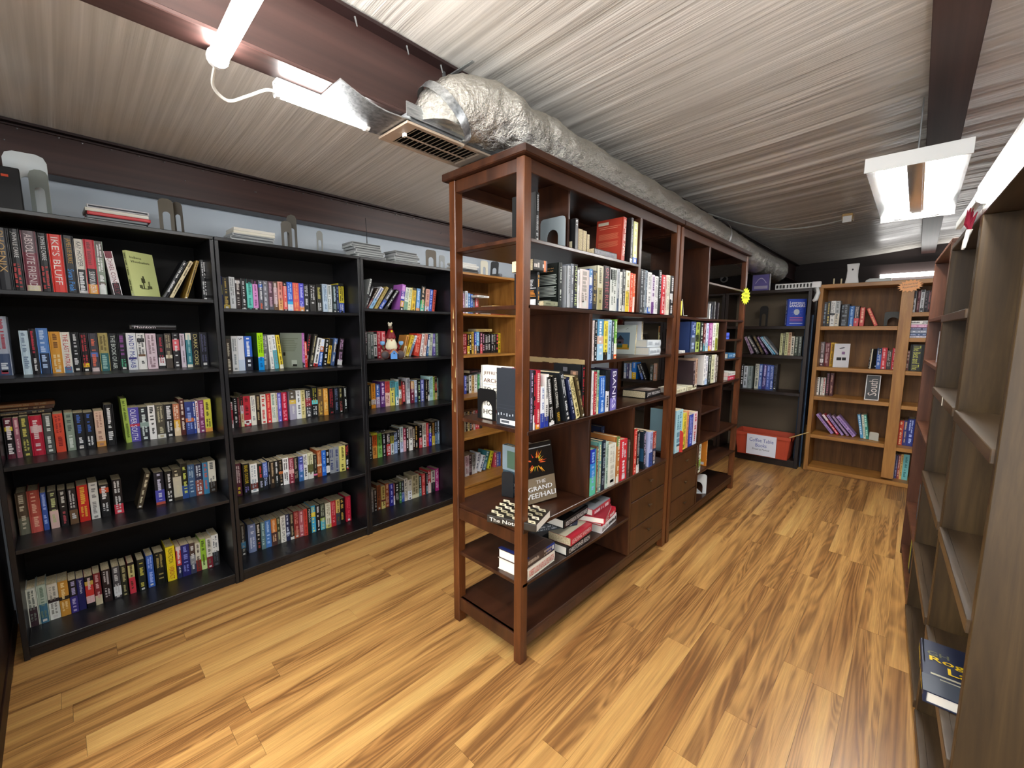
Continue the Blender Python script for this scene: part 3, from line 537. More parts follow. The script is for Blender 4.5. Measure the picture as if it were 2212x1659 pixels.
(1.813,0.030,0.166,0.10,'6494c8/85/d89868','c8e0f8','','p'),(1.849,0.034,0.185,0.12,'161816/55/30a048/70/50b898','d8b898','','p'),(1.891,0.033,0.167,0.11,'d8a090/75/c8d0dc','a05848','','p'),(1.925,0.028,0.167,0.12,'4464c8','c0d0ff','','p'),
(1.956,0.020,0.167,0.14,'d85a48','7a2820','','p'),]),('u3b','right black bookcase','second shelf','Y',(2.69, 1.14),[(1.428,0.012,0.184,0.00,'8a5058/40/1a1618','e0e0e0','','p'),
(1.446,0.018,0.165,0.00,'a8aca8','606460','','p'),(1.467,0.018,0.167,0.00,'60706a','e0e0e0','','p'),(1.489,0.023,0.181,0.00,'18181a/8/e0e0d8/50/18181a/55/e4e4e0/92/18181a','303030','','p'),(1.515,0.028,0.186,0.00,'bc3440','e8b0b0','','p'),
(1.544,0.033,0.185,0.00,'c8404a/60/e8dcd0','f0c8c8','','p'),(1.712,0.021,0.158,0.25,'e4a050/50/e8d8b0','604018','','p'),(1.738,0.024,0.162,0.38,'e4c440','7a5a10','','p'),(1.764,0.017,0.163,0.40,'e6eaec/40/8a90a8','4878a0','','p'),
(1.809,0.044,0.165,0.20,'cc3c2c','f0a088','','p'),(1.863,0.021,0.166,0.16,'e8e4e0','8a7878','','p'),(1.887,0.022,0.167,0.17,'e0a898/50/f0e0d8','a05048','','p'),(1.919,0.016,0.165,0.15,'343868/25/e0e8ee/55/3c68a0','d0e0f0','','p'),
(1.939,0.032,0.169,0.10,'ccd4c0','8a9480','','p'),(1.983,0.022,0.168,0.00,'7464b8/45/e0e0f0/58/7464b8','d0c8f0','','p'),(2.010,0.025,0.171,0.00,'72886e','b8c8b0','','p'),]),
('u3c','right black bookcase','third shelf','Y',(2.7, 0.795),[(1.442,0.014,0.164,0.00,'1c1a16','d8c078','','p'),(1.461,0.031,0.174,0.00,'dc8e2c/65/e8e8e4/85/dc8e2c','8a5010','','p'),(1.499,0.030,0.163,0.00,'4464b0/55/a890b0','e0e8f8','','p'),
(1.533,0.034,0.180,0.00,'5c2c74','f0e0f8','','p'),(1.570,0.036,0.178,0.00,'cc4c4c/45/e6c0b0','8a3030','','p'),(1.610,0.037,0.180,0.00,'50909c/28/dcd064','3a5a60','','p'),(1.652,0.022,0.171,0.00,'64b0ba/65/e4eaea','306070','','p'),
(1.680,0.020,0.183,0.00,'1c1816/25/a85028/40/e6e6e0/75/a06840','404040','','p'),(1.712,0.018,0.168,0.00,'171214/15/b83c40/90/171214','e0a0a0','','p'),(1.746,0.028,0.189,0.00,'b0b0b4/55/e0e0e6','404048','','p'),(1.780,0.028,0.162,0.00,'c8a060/35/6a2038','e0c8d0','','p'),
(1.816,0.019,0.167,0.00,'d8e0ee/75/6080b8','3a4a70','','p'),(1.838,0.025,0.170,0.00,'1c201c','a8c890','','p'),(1.867,0.033,0.169,0.00,'646cb0','c8d0f0','','p'),(1.913,0.016,0.165,0.00,'2a2620','c8b890','','p'),
(1.931,0.014,0.163,0.00,'1e1c1c/75/e0e0e0','c0c0c0','','p'),(1.946,0.033,0.187,0.00,'b8e0e0','5a8a90','','p'),(1.980,0.015,0.180,0.00,'accc64','506830','','p'),(1.999,0.021,0.182,0.00,'281814/30/a83830/60/281814/70/c8a868','d0b090','','p'),
(2.023,0.023,0.170,0.00,'648c7c','c0d8d0','','p'),]),('u3d','right black bookcase','fourth shelf','Y',(2.68, 0.444),[(1.421,0.019,0.169,0.00,'1c241c','d0d8d0','','p'),
(1.441,0.018,0.166,0.00,'2a2826','e0e0d8','','p'),(1.449,0.034,0.175,0.00,'c85c22/50/e8a048','7a3010','','p'),(1.486,0.034,0.172,-0.01,'5a8a3a/50/8cc868','385820','','p'),(1.528,0.022,0.162,0.00,'232228','c8c8d0','','p'),
(1.555,0.032,0.163,0.00,'1c1416/50/b83434','e0d8d8','','p'),(1.588,0.028,0.161,0.00,'1a1814/15/8a8430/50/c8d0d0','404a40','','p'),(1.617,0.030,0.159,0.00,'3a4254/45/7890b8','c0d0e8','','p'),(1.647,0.018,0.181,0.00,'1e1e20','d8d8e0','','p'),
(1.669,0.026,0.188,0.00,'b8c4c0/60/c8d0ee','607078','','p'),(1.696,0.021,0.176,0.00,'902444/50/d8a0a8','e8c0c8','','p'),(1.720,0.017,0.176,0.00,'2a2420','d0d0d0','','p'),(1.741,0.030,0.178,0.00,'a89c90/50/e6e6e0','505050','','p'),
(1.777,0.015,0.166,0.00,'2c1c18','d8d0b8','','p'),(1.799,0.023,0.183,0.00,'181412','c89a48/70/e0e0e0','','p'),(1.832,0.027,0.174,0.00,'1e1816/55/c84850','d8c8c8','','p'),(1.864,0.032,0.187,0.00,'b4aa9c/50/d8d0cc','504a48','','p'),
(1.896,0.022,0.184,0.00,'bc3434','e88888','','p'),(1.920,0.024,0.170,0.00,'1e1a10/20/6a7830/40/3c34b8','d8d8f0','','p'),(1.947,0.027,0.185,0.00,'33200f/60/d0b840','c09048','','p'),(1.977,0.021,0.186,0.00,'1c1a1c/50/406088','a0b8d0','','p'),
(2.000,0.023,0.189,0.00,'484c54/50/7898b0','c8d8e8','','p'),]),('u3e','right black bookcase','bottom shelf','Y',(2.71, 0.05),[(1.432,0.023,0.167,0.00,'86827e','c0b8b0','','p'),
(1.459,0.023,0.160,0.00,'2c1e18','d8d0c8','','p'),(1.485,0.029,0.183,0.00,'904e2c','3a1c10','','p'),(1.518,0.030,0.168,0.00,'c4ac64/60/6a3028/68/d8c878','604a20','','p'),(1.552,0.031,0.178,0.00,'904c2c','d8b090','','p'),
(1.584,0.031,0.168,0.00,'2c2a88','a8b0f0','','p'),(1.618,0.012,0.165,0.00,'6a2c2c/60/e0e0e0','d0a0a0','','p'),(1.637,0.027,0.163,0.00,'1a1a18','e0e0e0','','p'),(1.665,0.018,0.166,0.00,'2c3828/50/3a7848','90b090','','p'),
(1.685,0.026,0.164,0.00,'22262c/55/3a58a8','a0a8b8','','p'),(1.712,0.028,0.175,0.00,'ccc4b4','504a44','','p'),(1.743,0.033,0.157,0.00,'c8c0b0/55/e6e8ee','504a44','','p'),(1.778,0.063,0.183,0.00,'aca07e/85/d8d4b0','5a5030','','p'),
(1.845,0.022,0.161,0.00,'22302e/60/5a8888','b0c8c8','','p'),(1.871,0.028,0.173,0.00,'c43c3c','f0b0a8','','p'),(1.907,0.016,0.173,0.00,'2a2022/60/3a6a78','c8c8c8','','p'),(1.927,0.029,0.188,0.00,'b42c34/55/ecc8c4','f0e0e0','','p'),
(1.959,0.036,0.175,0.00,'ccc4b8/55/22262a','504a48','','p'),(1.998,0.032,0.184,0.00,'b42c7c','f0d8e8','','p'),]),('u4a','light oak bookcase','top shelf','Y',(2.68, 1.462),[
(2.264,0.030,0.167,0.00,'d4b4cc','8a5a80','','p'),(2.299,0.027,0.186,0.00,'e0e4ea','6080a0','','p'),(2.329,0.023,0.171,0.00,'5088c8','c0e0f8','','p'),(2.353,0.027,0.167,0.00,'3a68c0','c0d8f8','','p'),
(2.381,0.023,0.162,0.00,'202428','a0a8b0','','p'),(2.404,0.036,0.164,0.00,'b84048','e0c8c8','','p'),]),('u4b','light oak bookcase','second shelf','Y',(2.68, 1.142),[
(2.264,0.046,0.166,0.00,'8c2226','e0a0a0','','p'),(2.314,0.027,0.163,0.00,'2c2416/60/e0c838','c8a848','','p'),(2.342,0.023,0.163,0.00,'1c1a16','c8c8c0','','p'),(2.366,0.023,0.181,0.00,'d4b04a','6a5010','','p'),
(2.398,0.020,0.175,0.00,'4048b0/60/e0a868','c0c8f0','','p'),(2.418,0.036,0.181,0.00,'58a8d8/65/2c3840','d8f0ff','','p'),(2.459,0.025,0.175,0.00,'5a2c38/55/e06068','d8a0b0','','p'),(2.488,0.025,0.169,0.00,'1e1a1c','e0a0c0','','p'),
(2.518,0.034,0.166,0.00,'1c1c1c','d8d8d8','','p'),(2.552,0.030,0.166,0.00,'16181a','d0d0d0','','p'),(2.586,0.035,0.166,0.00,'1c1c1e','d8d8d8','','p'),(2.621,0.022,0.166,0.00,'23231f','b0b0a0','','p'),
(2.644,0.026,0.166,0.00,'1e1a1a','e05068','','p'),(2.671,0.036,0.169,0.00,'e4d030','404010','','p'),(2.711,0.032,0.182,0.00,'4070a8','c0d8f0','','p'),(2.744,0.032,0.182,0.00,'8ab0e0','405878','','p'),
]),('u4c','light oak bookcase','third shelf','Y',(2.68, 0.813),[(2.276,0.026,0.151,0.00,'4858b8','c8d0f8','','p'),(2.303,0.031,0.156,0.00,'1e1f1c','d0d0c0','','p'),
(2.335,0.027,0.154,0.00,'e4e4e0','606060','','p'),(2.363,0.027,0.148,0.00,'c8a870','7a5830','','p'),(2.393,0.035,0.153,0.00,'e8eaea','707070','','p'),(2.433,0.019,0.151,0.00,'389050','d0f0d8','','p'),
(2.458,0.031,0.170,0.00,'e6eaf0','707880','','p'),]),('u4d','light oak bookcase','fourth shelf','Y',(2.68, 0.495),[(2.279,0.013,0.165,0.00,'b0a890','605040','','p'),
(2.295,0.018,0.165,0.00,'2a2420','d0c0b0','','p'),(2.315,0.021,0.165,0.00,'d8c890','806830','','p'),(2.338,0.019,0.165,0.00,'1e1c1c','c8c8c8','','p'),(2.360,0.020,0.165,0.00,'8a4a30','e0c0a0','','p'),
(2.382,0.017,0.165,0.00,'c8b8b0','605050','','p'),(2.401,0.023,0.165,0.00,'c83840','f0c0c0','','p'),(2.426,0.024,0.165,0.00,'d85058','f0d0d0','','p'),(2.452,0.024,0.165,0.00,'3a3430','c0b8b0','','p'),
]),('u4e','light oak bookcase','bottom shelf','Y',(2.68, 0.105),[(2.282,0.046,0.179,0.00,'e0ccd4/55/d8d4d8','8a4a58','','p'),(2.330,0.031,0.178,0.00,'4a343a','c8b0b8','','p'),
(2.364,0.040,0.177,0.00,'8a8a86/60/c8c8c8','303030','','p'),(2.394,0.028,0.178,0.23,'e0e4ea','506080','','p'),(2.433,0.032,0.147,0.38,'e4eaf0','3a5a80','','p'),(2.478,0.043,0.173,0.31,'3a7880/60/3a6a98','c0e0e0','','p'),
(2.549,0.030,0.161,0.29,'dcd838','606010','','p'),(2.633,0.026,0.138,0.00,'c04a58','f0c8d0','','p'),(2.661,0.028,0.132,0.00,'5a68a0','c0c8e8','','p'),(2.692,0.043,0.132,0.00,'4a60b0','b8c8f0','','p'),
]),('d1b','dark back bookcase','second shelf','X',(5.0, 1.105),[(-1.254,0.023,0.189,-0.41,'a890a8','604868','','p'),(-1.197,0.027,0.210,-0.55,'4a4848','c8c0b8','','p'),
(-1.154,0.022,0.206,-0.49,'3a3024','a08858','','p'),(-1.111,0.021,0.202,-0.53,'4a3058','c8a8c8','','p'),(-1.057,0.012,0.213,-0.63,'7a94b0','d8e8f0','','p'),(-1.039,0.014,0.221,-0.65,'4a94b8','c8e8f0','','p'),
(-1.015,0.016,0.225,-0.67,'74787c','c0c0c0','','p'),(-0.997,0.023,0.217,0.00,'d4d4a0','8a8858','','p'),(-0.973,0.019,0.227,0.00,'50503c','a8a888','','p'),(-0.953,0.025,0.228,0.00,'d0d098','80805a','','p'),
(-0.927,0.025,0.228,0.00,'cca88a','8a6848','','p'),(-0.902,0.028,0.188,0.00,'dcd6c4','50504a','','p'),(-0.871,0.027,0.189,0.00,'40483c','a8b0a0','','p'),(-0.840,0.027,0.189,0.00,'5a605a','b0b8b0','','p'),
]),('d1c','dark back bookcase','third shelf','X',(5.0, 0.745),[(-1.335,0.022,0.245,0.00,'202226','e0e0e0','','p'),(-1.309,0.038,0.233,0.00,'c8d0d8','404850','','p'),
(-1.267,0.038,0.235,0.00,'98a4a4','60706c','','p'),(-1.201,0.037,0.260,0.00,'d8d8c8','606860','','p'),(-1.164,0.030,0.259,0.00,'4a68b0','c8d8f8','','p'),(-1.130,0.036,0.261,0.00,'3a3274','d0c8f0','','p'),
(-1.093,0.030,0.256,0.00,'4a60b0','a8b8f0','','p'),(-1.063,0.032,0.254,0.00,'2c4890','c0d0f8','','p'),(-1.030,0.029,0.263,0.00,'18181c','505060','','p'),]),
('o1a','light oak back bookcase','top shelf','X',(5.05, 1.39),[(-0.672,0.028,0.229,0.00,'22262a','8090a0','','p'),(-0.643,0.025,0.235,0.00,'1c1c18','c8b058','','p'),(-0.615,0.034,0.237,0.00,'e4e4e0/48/202428/55/e4e4e0','8a8a88','','p'),
(-0.581,0.036,0.235,0.00,'a8acac/50/d0c8b4','606460','','p'),(-0.544,0.069,0.203,0.00,'16181c','707880','','h'),(-0.474,0.038,0.185,0.00,'2e66ac','90b8e0','','h'),(-0.436,0.035,0.183,0.00,'2a1c1c/60/c84048','c0a8a0','','p'),
(-0.395,0.033,0.169,0.00,'c8443c','f0b090','','p'),(-0.287,0.025,0.168,-0.39,'d0483c','e8a060','','p'),]),('o1b','light oak back bookcase','second shelf','X',(5.05, 1.01),[
(-0.665,0.031,0.232,0.00,'6a6060/70/e4e4e0/85/5a2c30','c8b8b8','','h'),(-0.631,0.042,0.226,0.00,'6a2c30','b89090','','h'),(-0.586,0.038,0.227,0.00,'e4b838','7a5810','','h'),(-0.246,0.031,0.186,0.00,'1e2430/30/4468b0','c0c8d8','','h'),
(-0.214,0.036,0.190,0.00,'c83840','f0b0b0','','h'),(-0.177,0.031,0.169,0.00,'4a403a','b0a8a0','','h'),(-0.144,0.035,0.189,0.00,'c42c38','f0b0b0','','h'),]),
('o1c','light oak back bookcase','third shelf','X',(5.05, 0.73),[(-0.673,0.025,0.172,0.00,'e8e4dc','909088','','p'),(-0.647,0.009,0.169,0.00,'1e1c1c','606060','','p'),(-0.638,0.015,0.170,0.00,'e8e4dc','909088','','p'),
(-0.620,0.019,0.172,0.00,'e4e0d8','b05050','','p'),(-0.597,0.025,0.219,0.00,'3a1c20','905060','','p'),(-0.569,0.030,0.221,0.00,'4c1a1e','b08070','','p'),]),
('o1d','light oak back bookcase','fourth shelf','X',(5.05, 0.36),[(-0.520,0.022,0.219,-0.66,'a888c0','705890','','p'),(-0.475,0.019,0.219,-0.64,'e4d4dc/30/c83048','f0e0e0','','p'),(-0.439,0.019,0.220,-0.64,'a488bc','705890','','p'),
(-0.398,0.019,0.220,-0.65,'8a6c90','c8b0d0','','p'),(-0.357,0.027,0.220,-0.68,'b090cc','785c98','','p'),(-0.300,0.022,0.222,-0.18,'4c90bc','c0e0f0','','p'),(-0.277,0.017,0.222,-0.15,'d8dccc','90a090','','p'),
(-0.261,0.022,0.225,-0.15,'3c9080','b0e0d0','','p'),]),('o2a','oak back bookcase right column','top shelf','X',(5.05, 1.502),[(-0.058,0.027,0.189,0.00,'2a2c2e/35/dcdcdc','505058','','h'),
(-0.024,0.018,0.187,0.00,'5a2028','a07070','','h'),(-0.004,0.024,0.192,0.00,'3a3a3c/10/c8c8c8/80/3a3a3c','505050','','h'),(0.023,0.020,0.184,0.00,'221c20','706068','','h'),(0.044,0.013,0.183,0.00,'3a1c1e','b06060','','h'),
]),('o2c','oak back bookcase right column','third shelf','X',(5.05, 1.01),[(-0.052,0.027,0.170,0.00,'8a5048','e0c0b0','','p'),]),
('o2e','oak back bookcase right column','fifth shelf','X',(5.05, 0.347),[(-0.070,0.025,0.225,0.00,'24245c','a0a8d8','','h'),(-0.044,0.029,0.219,0.00,'cc4a30','f0d0a0','','h'),(-0.014,0.024,0.223,0.00,'3a3a78','c8b088','','h'),
(0.011,0.044,0.242,0.00,'263480','b0c0f0','','h'),]),('o2f','oak back bookcase right column','bottom shelf','X',(5.05, 0.04),[(-0.068,0.025,0.223,0.00,'e8e6e2','606060','','p'),
(-0.040,0.015,0.214,0.00,'4a4470','a0a0c0','','p'),(-0.024,0.016,0.217,0.00,'984438','e0b0a0','','p'),(-0.008,0.016,0.227,0.00,'dcb468','806028','','p'),(0.009,0.039,0.230,0.00,'70b8b8','307878','','p'),
]),('i1b','near island unit','second shelf','Y',(1.045, 1.427),[(1.441,0.019,0.166,0.00,'a8acb0','303438','AN OMAHA','h'),(1.462,0.018,0.176,0.00,'7a8088','d0d4d8','','h'),
(1.481,0.028,0.177,0.00,'17181c/60/202838','c8d890','MAN OF FIRE|','h'),(1.511,0.014,0.157,0.00,'e8e8e8','909090','','h'),(1.527,0.069,0.163,0.00,'e0d4d0','a09890','','h'),(1.597,0.028,0.170,0.00,'5a90c0/20/e4e6ea/40/3a58a0','d0e0f0','','h'),
(1.627,0.034,0.166,0.00,'1a1814','c0a868','','h'),(1.663,0.046,0.192,0.00,'d8d4b8/50/a8a070','605c40','','h'),(1.712,0.057,0.197,0.00,'2c2024','b86068','ON THE RUN','h'),(1.771,0.060,0.195,0.00,'dfe2dc/4/202420/28/dfe2dc','808880','','h'),
(1.833,0.023,0.195,0.00,'b8bcc0/70/50607a','505860','','h'),(1.858,0.023,0.184,0.00,'e4e4de','909890','','h'),(1.882,0.030,0.197,0.00,'4a4c4c/85/d8d8d0','c0c4c0','','h'),(1.914,0.043,0.196,0.00,'f0e8d0/50/e8cc30','a89030','','h'),
(1.959,0.026,0.189,0.00,'e0502c','f0c0a0','','h'),(1.987,0.025,0.188,0.00,'e8602c/60/f0e8e0','f0d8c0','','h'),(2.063,0.031,0.219,0.00,'3c4044','b0b4b8','','h'),(2.096,0.021,0.219,0.00,'4a4e52','c0c4c8','','h'),
(2.119,0.024,0.217,0.00,'8a98a4','3a4650','','h'),(2.145,0.047,0.212,0.00,'e6e6e4/85/4a70c0','a0a0a0','','h'),(2.194,0.034,0.203,0.00,'e0d8e4/70/6a3c80','6a3c80','','h'),(2.231,0.042,0.199,0.00,'e8e8e8','909090','','h'),
(2.275,0.034,0.236,0.00,'16161a','e0e0e0','BEN HUR','h'),(2.312,0.049,0.215,0.00,'c8202c','f0d0d0','','h'),(2.363,0.017,0.217,0.00,'d8b0a8','a03030','','h'),(2.382,0.042,0.220,0.00,'e0dccc','a8a490','','h'),
(2.427,0.047,0.220,0.00,'1a1a1c/45/d8d8d8/60/1a1a1c','d0d0d0','','h'),]),('i1c','near island unit','third shelf','Y',(1.045, 0.952),[(1.232,0.016,0.229,0.00,'1a181a/75/e4e4e4','c83040','','h'),
(1.248,0.028,0.230,0.00,'b82438/92/e8a030','f0c8c0','','h'),(1.279,0.023,0.165,0.00,'e8ecf2/65/2438a0','8090b8','','p'),(1.305,0.023,0.210,0.00,'ecebe8/80/2c3c98','707070','','p'),(1.338,0.030,0.200,-0.14,'1c1c1a/93/e6e6e6','d0d0d0','','p'),
(1.385,0.029,0.201,-0.18,'141412','f0f0e8/72/e8b830','PATRICIA CORNWELL|DEATH','h'),(1.452,0.027,0.216,-0.26,'24282c','d0d4d8','','h'),(1.498,0.026,0.190,-0.30,'1c2444','a0a8c0','','h'),(1.526,0.029,0.190,-0.35,'e0d49c','605828','','h'),
(1.567,0.023,0.195,-0.32,'4a3e28','b0a070','','h'),]),('i1m','near island unit','middle shelf','Y',(1.045, 1.2),[(1.634,0.014,0.179,0.00,'e8d8d4','a09090','','p'),
(1.650,0.021,0.181,0.00,'1c1f24','d0d4d8','','p'),(1.674,0.051,0.185,0.00,'5a98c0/40/d8b8a8/60/a8d0e8','e8f0f8','','p'),(1.729,0.034,0.178,0.00,'e8d850/80/1c1c1c','807020','','p'),(1.765,0.030,0.184,0.00,'b8d4e8','4878a0','','p'),
(1.797,0.023,0.182,0.00,'3a4a5a','e0e8f0','','p'),(1.822,0.024,0.187,0.00,'70b040/60/f0f0e8/88/e06028','e8f8d8','','p'),]),('i1e','near island unit','third shelf right','Y',(1.045, 0.952),[
(1.640,0.016,0.203,0.00,'ece8e8','a0a0a0','','h'),(1.657,0.025,0.197,0.00,'b02838','f0d8c0','BARBARA TAYLOR','h'),(1.684,0.018,0.202,0.00,'90b8a0/60/e8e4b0','407058','','h'),(1.705,0.049,0.173,0.00,'2f6cc8','b8d8ff','','p'),
(1.758,0.040,0.197,0.00,'1e2226/50/e8e8ec','202020','|LUSTRUM','h'),(1.803,0.064,0.199,0.00,'3a3064/70/8078c8','f0f0ff','BANKS|','h'),]),('i1d','near island unit','fourth shelf','Y',(1.045, 0.567),[
(1.640,0.056,0.219,0.00,'2238b0/30/2f8ad8/60/60c8a8','90b8f0','','h'),(1.699,0.016,0.226,0.00,'7a5840','e0d8c0','','h'),(1.716,0.026,0.244,0.00,'6aa098/55/7a9890','e8e0b0','','h'),(1.744,0.034,0.245,0.00,'1c2838','8a98a8','','h'),
(1.780,0.026,0.234,0.00,'b8d0c4','587868','','h'),(1.807,0.071,0.214,0.00,'e4e6da','c8c8bc','','h'),(1.883,0.035,0.239,0.00,'6a8850/20/b87840/85/e8e4d8','f0e8d0','','h'),(1.922,0.071,0.215,0.00,'d0303c','e8e0e8','','h'),
(1.998,0.029,0.201,0.00,'4a3c34','908478','','h'),(2.065,0.033,0.250,0.00,'c83c34','f0b0a0','','p'),(2.100,0.031,0.233,0.00,'1e2020/80/e4e4e0','c0c0c0','','p'),(2.252,0.039,0.203,0.00,'b8c0e8/60/3a58a8','304070','','p'),
(2.295,0.040,0.195,0.00,'a83830/50/2a3050','e0c8b8','','p'),]),('i2m','far island unit','middle shelf','Y',(1.05, 1.2),[(2.787,0.083,0.196,0.00,'34487c/50/4a5464','a0b0d0','','h'),
(2.875,0.065,0.194,0.00,'a0b050/42/202420/65/a8b868','405018','','h'),(2.945,0.057,0.195,0.00,'26302c','d8e0d8','','h'),(3.006,0.048,0.192,0.00,'5a2028/70/40808a','e0c0c0','','h'),(3.059,0.049,0.191,0.00,'d0d8f0/70/a8d0d8','7080a8','','h'),
(3.114,0.070,0.194,0.00,'a04c90/82/e8b030','e8c0e0','','h'),(3.190,0.055,0.195,0.00,'e8e8e4/50/e8e8e4','909088','','h'),(3.248,0.059,0.196,0.00,'c8d0a8/55/98a030','606830','','h'),]),
('i2c','far island unit','third shelf','Y',(1.05, 0.965),[(2.857,0.039,0.178,0.00,'3a2c30','b0a0a0','','p'),(2.898,0.038,0.191,0.00,'c0a08a','705040','','p'),(3.046,0.035,0.208,0.00,'ecebe8','a0a0a8','','p'),
(3.084,0.044,0.202,0.00,'e6e6ea/80/b0c8e8','8890a0','','p'),(3.131,0.065,0.204,0.00,'242a26','a0a8a0','','p'),(3.199,0.061,0.204,0.00,'dcdcb8','808060','','p'),(3.267,0.030,0.204,0.00,'e8e4dc','a08078','','p'),
(3.299,0.041,0.194,0.00,'5a5450','c0b8b0','','p'),]),('i2d','far island unit','fourth shelf','Y',(1.045, 0.57),[(2.608,0.106,0.273,0.00,'a8d4e0','5890a8','','p'),
(2.720,0.058,0.242,0.00,'ecdc50','908020','','p'),(2.782,0.037,0.250,0.00,'e8a070','a05828','','p'),(2.823,0.074,0.216,0.00,'2c40a8','a8b8f0','','p'),(2.901,0.071,0.223,0.00,'e8d8dc/70/dce4f0','c05060','','p'),
]),('i2e','far island unit','fifth shelf','Y',(1.045, 0.34),[(3.001,0.082,0.212,0.00,'e0e8dc/55/90b848/80/e0e8dc','506040','','p'),]),
]
def spine_label(kind, bands, ink, lean, k, shelf, case):
    BL = sorted(bandlist(bands), key=lambda q: q[0]-q[1]); c1 = cname(BL[0][2]); c2 = ''
    for q in BL[1:]:
        if cname(q[2]) != c1: c2 = cname(q[2]); break
    ki = 'hardback' if kind == 'h' else 'paperback'; ic = cname(ink.split('/')[0])
    tail = f'{ORD[k]} from left, {shelf} of {case}'
    heads = [f"{'leaning ' if abs(lean) > .1 else ''}{c1}{' and '+c2 if c2 else ''} {ki} with {ic} lettering", f"{'leaning ' if abs(lean) > .1 else ''}{c1}{' and '+c2 if c2 else ''} {ki}", f'{c1} {ki}']
    for hd in heads:
        s = f'{hd}, {tail}'
        if len(s.split()) <= 16: return s
    return s
cand = []
for key, case, shelf, ax, (val, zs), lst in BOOKS:
    for i, (u, t, h, lean, bands, ink, title, kind) in enumerate(lst):
        k = i+sum(n for a, n in SHIFT.get(key, ()) if i >= a)
        P = Vector((u, val, zs)) if ax == 'Y' else Vector((val, -u, zs))
        dist = (P-EYE).length; dv = (P-EYE).normalized(); fac = abs(dv.y if ax == 'Y' else dv.x)
        cand.append((h*t*max(fac, .15)/dist**2, key, case, shelf, ax, P, i, k, t, h, lean, bands, ink, title, kind))
left = MB(); leftp = MB()
counts = {'h': 0, 'p': 0}
for q in sorted(cand, key=lambda q: -q[0]):
    _, key, case, shelf, ax, P, i, k, t, h, lean, bands, ink, title, kind = q
    counts[kind] += 1
    d = min(h*.66, .155) if kind == 'h' else min(h*.62, .118)
    if key[0] == 'i': d = min(h*.66, .17)
    seed = hash_ = sum(ord(c) for c in key)*131+i
    yawr = Matrix.Rotation(0 if ax == 'Y' else -math.pi/2, 3, 'Z')
    lm = Matrix.Rotation(lean, 3, 'Y'); off = Vector((0, 0, 0))
    if lean > 0: off = Vector((0, 0, 0)); P = P+Vector((0, 0, t*math.sin(lean)))
    elif lean < 0: pass
    jig = random.Random(seed).uniform(-.006, .004) if key[0] == 'u' else 0
    P = P+yawr @ Vector((0, jig, 0)); M3 = yawr @ lm
    if counts[kind] <= 300:
        add_book(kind, P, M3, t, h, d, bands, ink, title, spine_label(kind, bands, ink, lean, k, shelf, case), f'books on the {shelf} of the {case}', seed)
    else:
        m, p = book_mesh(kind, t, h, d, bands, ink, title, seed, simple=True); MM = M3.to_4x4(); MM.translation = P
        for src, dst, mi in ((m, left, 0), (p, left, 1)):
            n0 = len(left.v); left.v += [tuple(MM @ Vector(v)) for v in src.v]; left.f += [[n0+a for a in f] for f in src.f]; left.c += src.c; left.m += [mi]*len(src.f)
if left.v:
    o = left.build('paperback_books', [PR, PG]); tag(o, 'the remaining small paperbacks on the far shelves and right black bookcase', 'books', kind='stuff')

# ------------------------------------------------------------------ books shown by their covers, or lying down
I3 = Matrix.Identity(3)
def Rz(a): return Matrix.Rotation(R(a), 3, 'Z')
def Ry(a): return Matrix.Rotation(R(a), 3, 'Y')
def Rx(a): return Matrix.Rotation(R(a), 3, 'X')
FLAT = Matrix(((0, 0, -1), (0, 1, 0), (1, 0, 0)))          # cover up, spine towards the viewer
def lying(kind, x, y, z, t, h, d, bands, ink, title, label, yaw=0, group=None, front=(), seed=1, white=True):
    """x, y: right-hand front corner (foot of the spine)"""
    return add_book(kind, (x, y, z), Rz(yaw) @ FLAT, t, h, d, bands, ink, title, label, group, seed, front=front, white=white)
def para(y0, y1, z0, z1, n, c, rag=.2, seed=0):
    rr = random.Random(seed); out = []
    for i in range(n):
        z = z1-(z1-z0)*i/n; out.append(('r', y0, y1-(rr.random()*rag*(y1-y0)), z-(z1-z0)/n*.5, z, c))
    return out
# left black bookcase: pale green paperback turned to show its woodcut cover
cut = [('r', .30, .60, .18, .2, '6a6e44'), ('r', .4, .44, .2, .38, '3a3c28'), ('r', .36, .5, .32, .42, '4a4c30'), ('r', .42, .47, .42, .47, '2c2c20'), ('r', .55, .72, .2, .26, '5a5e3c'), ('r', .25, .36, .2, .27, '5a5e3c'), ('r', .6, .66, .26, .36, '7a7e54')]
add_book('p', (.258, 2.60, 1.475), Rz(-52) @ Ry(-7), .016, .205, .13, 'd3dc96', '5a6034', '', 'pale green paperback turned to show a woodcut cover, left bookcase top shelf', None, 3,
         front=[('t', 'Indiana', .1, .84, .5, .05, '4a5030'), ('t', 'Woodcutters', .1, .75, .7, .05, '4a5030')]+cut)
add_book('p', (.765, 2.64, 1.108), Rz(9), .031, .205, .13, 'a6e012/64/b8a8d8/67/0a8cd8', '5a8a10/60/0a60a0', '', 'thick lime green and blue paperback with dark side, middle bookcase second shelf', None, 9, back=[('r', 0, 1, 0, .36, '101c20'), ('r', 0, 1, .36, 1, '26401a')])
add_book('h', (1.000, 2.645, 1.108), Rz(38) @ Ry(2), .030, .205, .135, 'd880d6/85/3a3c4a', 'f4c8f0', '', 'pink spined hardback turned to show its grey back, middle bookcase second shelf', None, 5,
         back=[('r', 0, 1, 0, 1, '7c8478')]+para(.1, .85, .45, .85, 8, '68705f', .3, 1)+[('r', .5, .75, .06, .22, 'a8b0a4'), ('r', .12, .22, .34, .44, '1c1e1c'), ('r', .55, .75, .04, .1, '1c1e1c')])
